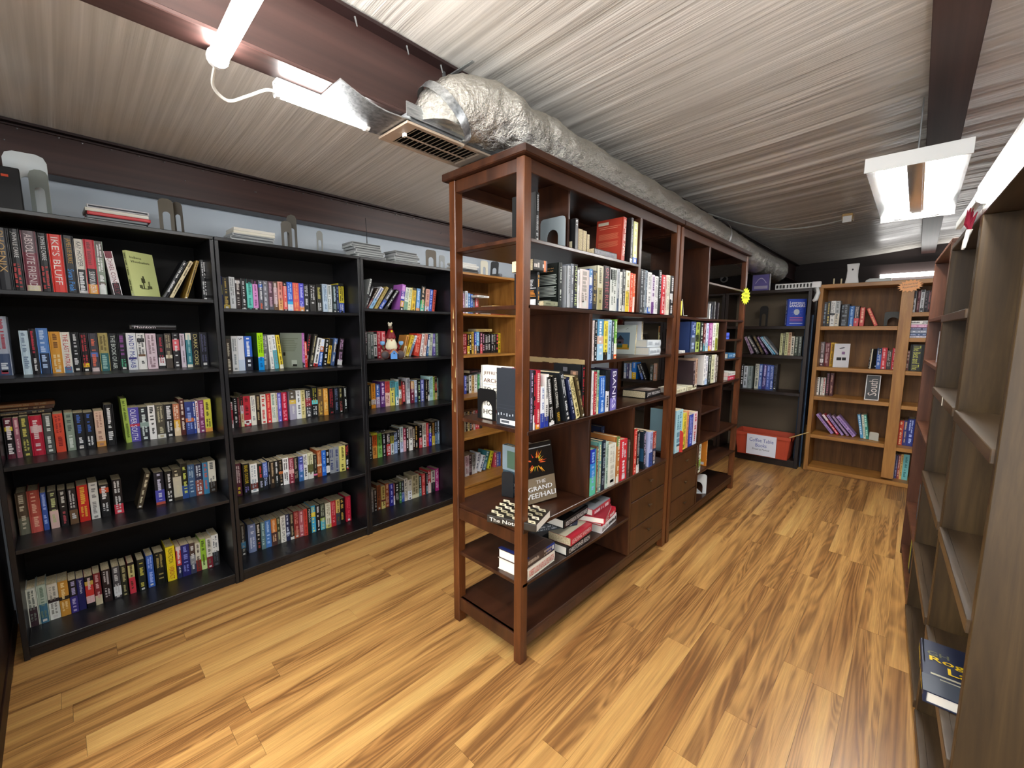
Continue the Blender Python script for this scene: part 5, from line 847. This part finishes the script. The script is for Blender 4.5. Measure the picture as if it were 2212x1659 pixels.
# ------------------------------------------------------------------ plastic cases stacked on the bookcases
def stack(x, y, z, items, where, group, seed=0, cat='case'):
    rr = random.Random(seed); n_ = len(items)
    for i, (c, ec, dx, yw, lx) in enumerate(items):
        t = .0145; o = MB().box(-lx/2, lx/2, 0, .135, 0, t*.96, c).box(-lx/2+.004, lx/2-.004, -.0006, .01, t*.2, t*.78, ec).build('media_case', PT, None, (x+dx, y, z+i*t), R(yw), bevel=.0015)
        pos = 'lowest' if i == 0 else 'topmost' if i == n_-1 else ORD[i]+' up'
        tag(o, f'{cname(c)} plastic case, {pos} of the stack {where}', cat, group)
        MB().box(-lx/2+.002, lx/2-.002, .012, .13, t*.96, t*.98, ec).build('sleeve', PR, o)
stack(.235, 2.56, BT, [('a0a4a4', '5a6064', -.005, 2, .2), ('3a3e42', '8a8e90', .0, -2, .2), ('c8383c', 'd8585c', .008, 1, .205), ('e4e0d4', 'e4e0d4', .002, 1, .205), ('d0d0d4', '3a3c44', .006, -1, .2)], 'on left black bookcase', 'cases on the left black bookcase')
stack(.76, 2.57, BT, [('d0d4d4', '9aa0a0', .0, 1, .2), ('a8acac', '4a4e50', -.004, -3, .2), ('b4b8b8', '606468', .004, 3, .2), ('dcd8c8', 'e0dccc', .008, 1, .195), ('e4e2d8', 'e0dcd0', .01, 1, .195)], 'on middle black bookcase', 'cases on the middle black bookcase')
stack(1.415, 2.59, BT, [('c0c4c4', '6a6e70', .02, 1, .2), ('b0b4b4', '4a4e50', .03, 2, .2), ('c8ccca', '5a5e60', .012, -2, .2), ('b4b6b6', '6a6e70', .02, 1, .2), ('a8acac', '3a3e40', .004, 3, .19), ('c0c4c2', '5a5e60', -.01, -3, .2), ('9a9e9e', '3c4042', -.005, 1, .195)], 'of seven on the two black bookcases', 'cases stacked at the joint of two bookcases')
stack(1.705, 2.59, BT, [('d4d8d6', 'b8bcba', .01, 1, .2), ('b0b4b4', '4a4e50', .005, -2, .2), ('c4c8c6', '6a6e70', -.005, 2, .19), ('a4a8a8', '3a3e40', .0, -2, .2), ('c0c2c2', '5a5c5e', .002, 1, .18), ('8e9292', '3a3c3e', -.004, 5, .18)], 'of six on right black bookcase', 'cases on the right black bookcase')
stack(2.27, 2.60, 1.768, [('26282a', '4a4c4e', .0, 2, .2), ('303234', '505254', .004, -3, .19), ('2a2c2e', '484a4c', .0, 2, .2), ('e0e0da', 'c8c8c4', -.01, 1, .2), ('e4e4de', 'd0d0cc', .005, -2, .2), ('e4e4e0', 'c8c8c4', -.01, 2, .19)], 'on light oak bookcase', 'cases on the light oak bookcase')
o = MB().box(-.09, .09, 0, .16, 0, .02, '8a8e92').box(-.1, -.06, .02, .12, .02, .04, '70747a').build('paper_cutter', PT, None, (2.70, 2.58, 1.768), R(8), bevel=.003); tag(o, 'flat grey metal tool lying on the light oak bookcase top', 'tool')
o = MB().tube([(0, 0, 0), (.002, 0, .06), (.0, .004, .17)], .0022, 6, '2a2a2c').tube([(.004, 0, 0), (.001, .004, .16)], .0015, 6, '2a2a2c').build('black_wire', PT, None, (1.445, 2.655, 1.8785)); tag(o, 'thin black wire standing upright above the case stack on right', 'wire')

# ------------------------------------------------------------------ gnome figurine on the right black bookcase
g = empty('gnome_figurine', (1.565, 2.60, 1.14), R(-22), 'ceramic garden gnome with red hat and blue birdhouse, right black bookcase', 'figurine')
MB().lathe([(.03, 0), (.052, .01), (.056, .04), (.046, .075), (.03, .1)], 16, '7a1c20').build('body', PT, g, smooth=True)
MB().lathe([(.006, .05), (.034, .062), (.042, .082), (.036, .105), (.024, .128), (.012, .135)], 14, 'e4dcbc', at=(0, -.028, 0), sy=.6).build('beard', PT, g, smooth=True)
MB().lathe([(.012, .1), (.028, .112), (.03, .13), (.02, .146)], 14, 'd8a888', at=(0, -.012, 0)).lathe([(.001, .118), (.006, .122), (.006, .128), (.001, .132)], 8, 'c88468', at=(0, -.042, 0)).box(-.013, -.008, -.04, -.036, .132, .137, '1a1414').box(.008, .013, -.04, -.036, .132, .137, '1a1414').build('face', PT, g, smooth=True)
MB().lathe([(.034, .136), (.035, .144), (.028, .165), (.02, .188), (.012, .2)], 14, '7a1a22', at=(0, -.006, 0)).lathe([(.001, .176), (.008, .179), (.008, .19), (.001, .193)], 8, 'e4d020', at=(.004, -.026, 0)).build('hat', PT, g, smooth=True)
MB().lathe([(.004, .196), (.014, .202), (.015, .216), (.008, .226)], 10, '5a4a3a', at=(0, -.006, 0)).lathe([(.003, .216), (.012, .222), (.013, .234), (.005, .242)], 10, 'd8d0b8', at=(-.004, -.012, 0)).lathe([(.002, .232), (.006, .238), (.002, .246)], 8, 'e4dcc4', at=(-.012, -.008, 0)).lathe([(.002, .232), (.006, .238), (.002, .246)], 8, 'e4dcc4', at=(.008, -.008, 0)).build('little_animal', PT, g, smooth=True)
for sx in (-1, 1):
    MB().tube([(sx*.03, -.01, .095), (sx*.058, -.024, .075), (sx*.05, -.04, .062)], [.016, .015, .011], 9, '7a1c20').build('arm', PT, g, smooth=True)
    f = MB().tube([(sx*.052, -.042, .06), (sx*.06, -.046, .092)], .0035, 6, '2c6a38').lathe([(.003, .09), (.014, .098), (.017, .112), (.012, .12), (.004, .114)], 9, '74a8d8', at=(sx*.061, -.046, 0)).build('tulip', PT, g, smooth=True); f['label'] = 'pale blue tulip'
    MB().tube([(sx*.03, -.02, .03), (sx*.046, -.06, .03)], [.022, .024], 10, '7a1c20').build('leg', PT, g, smooth=True)
    MB().tube([(sx*.046, -.058, .031), (sx*.05, -.078, .031), (sx*.051, -.084, .031)], [.026, .029, .022], 12, '8a5a48').tube([(sx*.051, -.0842, .031), (sx*.0512, -.088, .031)], [.024, .022], 12, '50484a').build('boot', PT, g, smooth=True)
bh = MB().prism([(-.02, .004), (.02, .004), (.02, .042), (0, .062), (-.02, .042)], -.125, -.093, 'y', '5c94d8').build('birdhouse', PT, g)
MB().prism([(-.026, .038), (0, .064), (.026, .038), (.026, .044), (0, .071), (-.026, .044)], -.13, -.09, 'y', 'c88458').build('roof', PT, bh)
MB().lathe([(.0045, 0), (.0045, .001)], 10, '16161c').build('entrance_hole', PT, bh).matrix_local = Matrix.Translation((0, -.1255, .042)) @ Matrix.Rotation(R(90), 4, 'X')

# ------------------------------------------------------------------ small things
# wire lantern ornament behind the island
o = empty('lantern_ornament', (4.97, 2.47, 1.15), 0, 'small dark wire lantern ornament seen through the near island unit', 'ornament')
m = MB()
for i in range(8):
    a = i*math.pi/4; m.tube([(.075*math.cos(a), .075*math.sin(a), .004), (.085*math.cos(a+.3), .085*math.sin(a+.3), .05), (.05*math.cos(a+.5), .05*math.sin(a+.5), .11), (.055*math.cos(a+.5), .055*math.sin(a+.5), .16)], .004, 5, '2a241c')
m.build('wire_cage', PT, o); MB().lathe([(.07, .155), (.072, .166), (.066, .172)], 14, '5a5448').build('collar', PT, o); MB().tube([(.0, 0, .17), (.02, 0, .2), (0, 0, .22), (-.02, 0, .2), (0, 0, .17)], .003, 6, '2a241c').build('hook', PT, o)
MB().lathe([(.04, .002), (.045, .02), (.03, .1), (.028, .12)], 10, '6a6048').build('candle', PT, o)
# starburst tags
def burst(name, loc, rz, w, h, n_, c, lines, label, tilt=0):
    pts = []
    for i in range(n_*2):
        a = math.pi*i/n_; k = 1 if i % 2 == 0 else .74; pts.append((w/2*k*math.cos(a), h/2*k*math.sin(a)))
    m = MB().prism(pts, 0, .0012, 'y', c)
    for i, s in enumerate(lines): L = w*.55; m.text(s, (-L/2, -.0004, h*.08-i*h*.22), (1, 0, 0), (0, 0, 1), L, h*.15, '5a3a20')
    o = m.build(name, PR, None, loc); o.rotation_euler = (0, R(tilt), rz); return tag(o, label, 'sign')
burst('starburst_tag', (4.905, .077, 1.72), -math.pi/2, .165, .105, 17, 'e89a48', ['Historical', 'Romance'], 'orange starburst paper tag on the oak back bookcase', -8)
burst('starburst_tag', (3.855, 1.035, 1.62), -math.pi/5, .085, .14, 15, 'd8ec3c', ['Used', 'Books'], 'neon yellow starburst paper tag on the far island post')
# red crate with its paper sign and a stick
c = empty('plastic_crate', (4.82, 1.052, .076), -math.pi/2, 'red orange plastic crate holding the Coffee Table Books sign', 'crate')
CR, CB = 'b84a30', '8a2a20'
w0, w1, d0, d1, hh, tw = .225, .25, .11, .13, .235, .006
def ringwall(m, ax0, ax1, bx0, bx1, z0, z1, t, col):
    for sx in (-1, 1):
        m.add([(sx*ax0, -bx0, z0), (sx*ax0, bx0, z0), (sx*ax1, bx1, z1), (sx*ax1, -bx1, z1), (sx*(ax0-t), -bx0, z0), (sx*(ax0-t), bx0, z0), (sx*(ax1-t), bx1, z1), (sx*(ax1-t), -bx1, z1)], [(0, 1, 2, 3), (7, 6, 5, 4), (3, 2, 6, 7), (0, 3, 7, 4), (1, 5, 6, 2)], col)
        m.add([(-ax0, sx*bx0, z0), (ax0, sx*bx0, z0), (ax1, sx*bx1, z1), (-ax1, sx*bx1, z1), (-ax0, sx*(bx0-t), z0), (ax0, sx*(bx0-t), z0), (ax1, sx*(bx1-t), z1), (-ax1, sx*(bx1-t), z1)], [(0, 1, 2, 3), (7, 6, 5, 4), (3, 2, 6, 7)], col)
m = MB(); ringwall(m, w0, w1, d0, d1, .004, hh, tw, CR); m.box(-w0, w0, -d0, d0, 0, .006, CB)
o = m.build('body', PT, c); o.location.y = d1
m = MB(); ringwall(m, w1+.012, w1+.012, d1+.012, d1+.012, hh-.03, hh, .012, CR); m.M = None
o = m.build('rim', PT, c); o.location.y = d1
for i, k in enumerate((-.2, -.13, .13, .2)):
    o = MB().add([(k-.006, -d0-.004, .01), (k+.006, -d0-.004, .01), (k+.007, -d1-.004, hh-.03), (k-.007, -d1-.004, hh-.03), (k-.006, -d0+.004, .01), (k+.006, -d0+.004, .01), (k+.007, -d1+.004, hh-.03), (k-.007, -d1+.004, hh-.03)], [(0, 1, 2, 3), (0, 3, 7, 4), (1, 5, 6, 2)], CR).build('rib', PT, c); o.location.y = d1
sg = MB().box(-.132, .132, -.0006, .0006, 0, .208, 'e4e8f4')
for s, z, L, H_, col in (('Coffee Table', .135, .215, .036, '3c58a8'), ('Books', .085, .1, .036, '3c58a8'), ('Priced as Marked', .052, .15, .018, '3a3a48')): sg.text(s, (-L/2, -.0012, z), (1, 0, 0), (0, 0, 1), L, H_, col)
o = sg.build('paper_sign', PR, c, (0, -.0155, .016)); o['label'] = 'white sheet lettered Coffee Table Books, Priced as Marked'
o = MB().tube([(0, 0, 0), (.06, -.145, .068)], .005, 8, 'b89a60').build('wooden_stick', PT, None, (4.80, .815, .318)); tag(o, 'thin wooden stick reaching from the red crate to the oak bookcase', 'stick')
# on top of the back bookcases
o = MB().box(0, .02, -.155, 0, 0, .165, '3a3450').box(-.001, .001, -.15, -.005, .006, .158, '5c5490')
for i in range(9): o.add([(-.0016, -.03-.011*i, .07+.05*math.sin(i*.35)), (-.0016, -.04-.011*i, .07+.05*math.sin(i*.35+.3)), (-.0016, -.04-.011*i, .08+.05*math.sin(i*.35+.3)), (-.0016, -.03-.011*i, .08+.05*math.sin(i*.35))], [(0, 1, 2, 3)], 'b0a8c8')
o.box(-.0016, 0, -.14, -.02, .02, .05, '9890a8'); o.box(.02, .05, -.155, 0, 0, .165, '1c1824')
o = o.build('picture_box', PR, None, (4.93, 1.272, 1.7455), bevel=.001); tag(o, 'purple picture box standing on the dark back bookcase', 'box')
o = empty('plastic_rack', (4.94, 1.065, 1.746), -math.pi/2, 'white slotted plastic rack lying on the dark back bookcase', 'rack')
m = MB().box(0, .31, 0, .006, 0, .014, 'dcdcd8').box(0, .31, 0, .006, .046, .06, 'dcdcd8').box(0, .31, .1, .106, 0, .06, '8a8a86').box(0, .31, 0, .106, .056, .06, 'dcdcd8')
m.build('frame', PT, o)
for i in range(12): MB().box(i*.0275, i*.0275+(.008 if i < 3 else .014), -.001, .007, .012, .048, 'd4d4d0').build('slat', PT, o)
o = empty('white_bracket', (4.90, .755, 1.746), -math.pi/2, 'white slotted metal bracket at the corner of the dark back bookcase', 'bracket')
MB().box(0, .07, -.02, .01, 0, .055, 'e0e0e0').build('plate', PT, o, bevel=.004); MB().tube([(.04, -.01, .0), (.055, -.02, -.05), (.04, -.02, -.11), (.02, -.02, -.125)], [.016, .018, .02, .012], 8, 'd8dcdc').build('hanging_bag', PT, o, smooth=True)
o = empty('white_router', (5.0, .475, 1.773), -math.pi/2, 'tall white flared device standing on the oak back bookcase', 'device')
MB().prism([(-.05, 0), (.05, 0), (.041, .06), (.039, .12), (.045, .178), (-.045, .178), (-.039, .12), (-.041, .06)], 0, .03, 'y', 'e0e0de').build('body', PT, o, bevel=.004); MB().prism([(.007*math.cos(a), .125+.009*math.sin(a)) for a in np.linspace(0, 6, 9)], -.001, .001, 'y', '24242a').build('badge', PT, o)
o = MB().prism([(-.09, 0), (.09, 0), (.085, .03), (-.06, .035), (-.085, .02)], 0, .12, 'y', 'c8ccc8').build('plastic_tray', PT, None, (4.99, .29, 1.773), -math.pi/2, bevel=.003); tag(o, 'pale upturned tray on the oak back bookcase beside the white device', 'tray')
for y, h_ in ((.605, .055), (.55, .05)):
    o = MB().box(-.006, .006, -.005, .005, 0, h_, 'c8b890').build('wooden_peg', PT, None, (5.0, y, 1.773), bevel=.001); tag(o, f"{'left' if y > .6 else 'right'} small wooden peg standing on the oak back bookcase", 'peg', 'pegs on the oak bookcase')
# tassel hanging from the right-hand row
o = empty('paper_tassel', tuple(onrow(1.43, 0, -.012)+Vector((0, 0, 1.655))), RZ, 'red and white paper tassel hanging at the top of right-hand row', 'tassel')
rr = random.Random(4); m = MB()
for i in range(14): a = rr.random()*6.28; q = rr.random()*.02; m.tube([(0, 0, .0), (.5*q*math.cos(a), -.004+.5*q*math.sin(a), .02), (q*math.cos(a)+.012, q*math.sin(a), .045+rr.random()*.02)], [.004, .006, .001], 5, '8a1c34')
m.build('red_petals', PT, o); m = MB()
for k in range(4): m.tube([(.004, -.004+.002*k, .0), (-.006*k+.004, -.006, -.03), (-.01*k, -.008, -.055)], [.005, .006, .004], 6, 'e4e2dc')
m.build('white_strips', PT, o)
o = MB().prism([(0, 0), (.012, 0), (.008, .1), (-.004, .1)], 0, .012, 'y', 'd8d8d4').build('white_peg', PT, None, tuple(onrow(1.52, 0, 0)+Vector((0, 0, 1.701))), RZ); tag(o, 'white peg standing on the top corner of the right-hand row', 'peg')
o = MB().box(0, .022, -.0012, .0, -.008, .022, 'cfc8b8').build('shelf_sticker', PR, None, tuple(onrow(1.22, 0, -.0068)+Vector((0, 0, 1.075))), RZ); tag(o, 'small torn white sticker on the shelf edge, right-hand row', 'sticker')
# security camera on the far wall
o = empty('security_camera', (7.36, 2.30, 2.17), 0, 'white round security camera on far wall, seen through far island unit', 'camera')
MB().tube([(.03, 0, 0), (-.06, -.01, -.01)], [.05, .055], 14, 'e0e0e0').build('housing', PT, o, smooth=True); MB().tube([(-.058, -.01, -.01), (-.063, -.01, -.01)], .035, 14, '202022').build('lens', PT, o)

# ------------------------------------------------------------------ foil duct, register, brackets
def spline(P, n_):
    P = [Vector(p) for p in P]; out = []
    for i in range(len(P)-1):
        a, b_, c_, d_ = P[max(i-1, 0)], P[i], P[i+1], P[min(i+2, len(P)-1)]
        for k in range(n_):
            t = k/n_; out.append(.5*((2*b_)+(c_-a)*t+(2*a-5*b_+4*c_-d_)*t*t+(3*b_-a-3*c_+d_)*t**3))
    return out+[P[-1]]
du = empty('flexible_duct', (0, 0, 0), 0, 'silver foil wrapped flexible duct running under the ceiling above the island', 'duct')
path = spline([(1.0, 1.285, 2.035), (1.005, 1.278, 2.075), (1.07, 1.25, 2.118), (1.22, 1.225, 2.122), (1.38, 1.216, 2.106), (1.6, 1.212, 2.098), (2.4, 1.215, 2.092), (3.3, 1.225, 2.086), (3.95, 1.235, 2.075), (4.7, 1.25, 2.05), (5.4, 1.27, 2.04), (5.95, 1.3, 2.06)], 16)
rr = random.Random(9); n_ = 26; v = []; f = []
ph = [rr.random()*6.28 for _ in range(40)]
for i, p in enumerate(path):
    d_ = (path[min(i+1, len(path)-1)]-path[max(i-1, 0)]).normalized(); w_ = Vector((0, 0, 1)); s_ = d_.cross(w_).normalized(); w_ = s_.cross(d_)
    fr = i/len(path); base = .075 if i < 3 else .098
    base = .098+.004*min(1, i/14)
    base += .035*max(0, (p.x-3.9)/2)
    for k in range(n_):
        a = 2*math.pi*k/n_; low = max(0, -math.sin(a-.6))
        cr = .004*math.sin(p.x*55+ph[k % 40]*low*2+math.sin(a*3)*2)*(.25+1.2*low)+.004*math.sin(p.x*21+a*2)
        if 1.15 < p.x < 1.5: cr *= 2.0
        b_ = base+cr+rr.uniform(-.0025, .0025); v.append(p+(s_*math.cos(a)+w_*math.sin(a))*b_)
for i in range(len(path)-1):
    for k in range(n_): a = i*n_+k; b_ = i*n_+(k+1) % n_; f.append((a, b_, b_+n_, a+n_))
f += [tuple(range(n_))[::-1], tuple(range((len(path)-1)*n_, len(path)*n_))]
m = MB().add(v, f, 'c8c8c8'); m.build('foil_sleeve', FOIL, du, smooth=True)
for i, nm in ((17, 'strap'), (120, 'tape_band')):
    p = path[i]; d_ = (path[i+1]-path[i-1]).normalized(); s_ = d_.cross(Vector((0, 0, 1))).normalized(); w_ = s_.cross(d_); m = MB(); v = []; f = []
    for e in (-.016, .016):
        for k in range(24): a = 2*math.pi*k/24; v.append(p+d_*e+(s_*math.cos(a)+w_*math.sin(a))*(.112 if i < 50 else .125))
    f = [(k, (k+1) % 24, 24+(k+1) % 24, 24+k) for k in range(24)]; m.add(v, f, 'c8c8c8').build(nm, GALV, du, smooth=True)
MB().box(1.06, 1.072, 1.19, 1.352, 2.245, 2.249).box(1.06, 1.072, 1.349, 1.353, 2.245, 2.28).build('bracket', GALV, du)
# plenum and register
pl = empty('air_register', (.86, 1.27, 2.0), 0, 'ceiling air register with beige grille and galvanised box by the duct', 'vent')
MB().box(0, .66, .0, .17, .01, .045).build('plenum_box', GALV, pl, bevel=.002)
MB().box(-.02, .68, -.012, -.008, .02, .062).box(-.02, .68, .178, .182, .02, .062).build('box_flange', GALV, pl)
m = MB(); N = 8; pts = [(-.235+.235*k/N, .012-.03*math.sin(math.pi*k/N)*.6+.03*(1-k/N)) for k in range(N+1)]
m.prism(pts+[(x, z+.004) for x, z in pts[::-1]], -.005, .165, 'y').build('curved_scoop', GALV, pl)
m = MB().box(-.015, .66, -.005, .012, 0, .008).box(-.015, .66, .158, .175, 0, .008).box(-.015, .03, .012, .158, 0, .008).box(.315, .345, .012, .158, 0, .008).box(.63, .66, .012, .158, 0, .008)
m.build('register_frame', GRIL, pl, bevel=.001); MB().box(.0, .65, .005, .165, .0082, .0088).build('dark_backing', DARK, pl)
for i in range(14): MB().add([(.036+i*.02, .012, .0), (.044+i*.02, .012, .0075), (.044+i*.02, .158, .0075), (.036+i*.02, .158, 0), (.038+i*.02, .012, .0), (.046+i*.02, .012, .0075), (.046+i*.02, .158, .0075), (.038+i*.02, .158, 0)], [(0, 1, 2, 3), (7, 6, 5, 4), (0, 3, 7, 4), (1, 5, 6, 2)]).build('louver', GRIL, pl)
for i in range(14): MB().add([(.346+i*.02, .012, .001), (.366+i*.02, .012, .005), (.366+i*.02, .158, .005), (.346+i*.02, .158, .001)], [(0, 1, 2, 3)]).build('louver', GRIL, pl)
MB().box(.03, .315, .083, .089, -.001, .002).build('crossbar', GRIL, pl); MB().box(.018, .026, .06, .075, -.012, .0).build('damper_lever', WHT, pl)
# junction box and cable on the ceiling
pts = spline([(3.55, 1.35, 2.285), (4.1, 1.2, 2.26), (4.5, 1.0, 2.245), (4.62, .75, 2.25), (4.58, .53, 2.262)], 8)
o = MB().tube(pts, .007, 6).build('ceiling_cable', CABLE); tag(o, 'thin grey cable draped along the ceiling to the junction box', 'cable')
o = empty('junction_box', (4.58, .50, 2.25), 0, 'small tan and white junction box on the ceiling', 'box'); MB().box(-.05, .05, -.035, .035, 0, .05, 'b09058').build('body', PT, o, bevel=.003); MB().box(-.052, -.04, -.03, .03, -.02, .03, 'e0e0dc').build('outlet', PT, o, bevel=.002)

# ------------------------------------------------------------------ lamps
def tube_lamp(loc, rz, L, label, rad=.014, hous=True, group=None, tilt=0, em=None):
    """LED strip: enamelled housing with the lit diffuser under it; runs along local x"""
    r_ = empty('tube_light', loc, rz, label, 'light', group); r_.rotation_euler.y = tilt
    if hous: MB().box(0, L, -.018, .018, .014, .03).build('housing', WHT, r_, bevel=.002)
    MB().tube([(.01, 0, 0), (L-.01, 0, 0)], rad, 14).build('lit_tube', em or EM, r_, smooth=True)
    for x in (0, L-.012): MB().tube([(x, 0, 0), (x+.012, 0, 0)], rad+.003, 14).build('end_cap', WHT, r_)
    return r_
tube_lamp((.352, 1.385, 2.025), -math.pi/2-.03, 1.2, 'bright LED tube light crossing under the big beam at upper left', rad=.022, hous=False)
tube_lamp((.50, 1.415, 2.018), 0, .29, 'short LED tube light fixed under the beam beside the register', rad=.017)
tube_lamp((1.95, 1.475, 2.03), 0, 1.2, 'LED tube light under the beam, hidden above the island', rad=.017, hous=False)
tube_lamp((7.30, .42, 2.045), -math.pi/2, 1.2, 'far LED tube light above the oak back bookcase', rad=.026, hous=False, em=EMF)
P = onrow(1.545, 0, .0); tube_lamp((P.x, P.y, 1.728), RZ, .62, 'LED tube light along the top edge of the nearest right bookcase', rad=.02)
P = onrow(.95, 0, .0); o = MB().box(0, .55, -.008, .008, 0, .03).build('light_housing', WHT, None, (P.x, P.y, 1.7365), RZ, bevel=.002); tag(o, 'white unlit strip housing on top of the right-hand row', 'light')
o = MB().tube(spline([(.352, 1.40, 2.02), (.36, 1.47, 1.995), (.40, 1.495, 1.98), (.44, 1.46, 1.995), (.475, 1.42, 2.01), (.50, 1.415, 2.015)], 8), .0045, 7, 'dcdcd4').build('power_cable', PT); tag(o, 'white power cable joining the two tube lights under the beam', 'cable')
def shop_light(loc, label, L=1.2, w=.33):
    s_ = empty('shop_light', loc, 0, label, 'light')
    prof = [(-w/2, .0), (-w/2+.05, .035), (-.075, .045), (-.03, .01), (.03, .01), (.075, .045), (w/2-.05, .035), (w/2, .0)]
    MB().prism(prof+[(x, z+.003) for x, z in prof[::-1]], 0.004, L-.004, 'x').build('reflector', MIR, s_)
    for x in (0, L-.004): MB().prism([(-w/2-.004, -.012), (w/2+.004, -.012), (w/2+.004, .05), (-w/2-.004, .05)], x, x+.004, 'x').build('end_plate', WHT, s_, bevel=.001)
    for y in (-.082, .082): MB().tube([(.03, y, .012), (L-.03, y, .012)], .018, 14).build('lit_tube', EM, s_, smooth=True)
    for y in (-.082, .082):
        for x in (.006, L-.03): MB().box(x, x+.024, y-.02, y+.02, -.006, .034).build('lamp_holder', WHT, s_, bevel=.002)
    MB().box(.004, L-.004, -.022, .022, .006, .01).build('centre_channel', MIR, s_)
    for x in (.15, L-.15): MB().tube([(x, 0, .05), (x, 0, CZ(loc[1])-loc[2]-.03)], .003, 6).build('chain', GALV, s_)
    return s_
shop_light((2.55, .068, 2.05), 'hanging two tube shop light with mirror reflector at the right')
shop_light((-1.2, .9, 2.12), 'added fill light hung behind the viewer, out of frame')  # unseen fixture added to brighten the room from behind the camera
shop_light((-1.55, 1.5, 2.05), 'added fill light nearer the left wall behind the viewer, out of frame')  # second unseen lamp, added so more light reaches the left bookcases
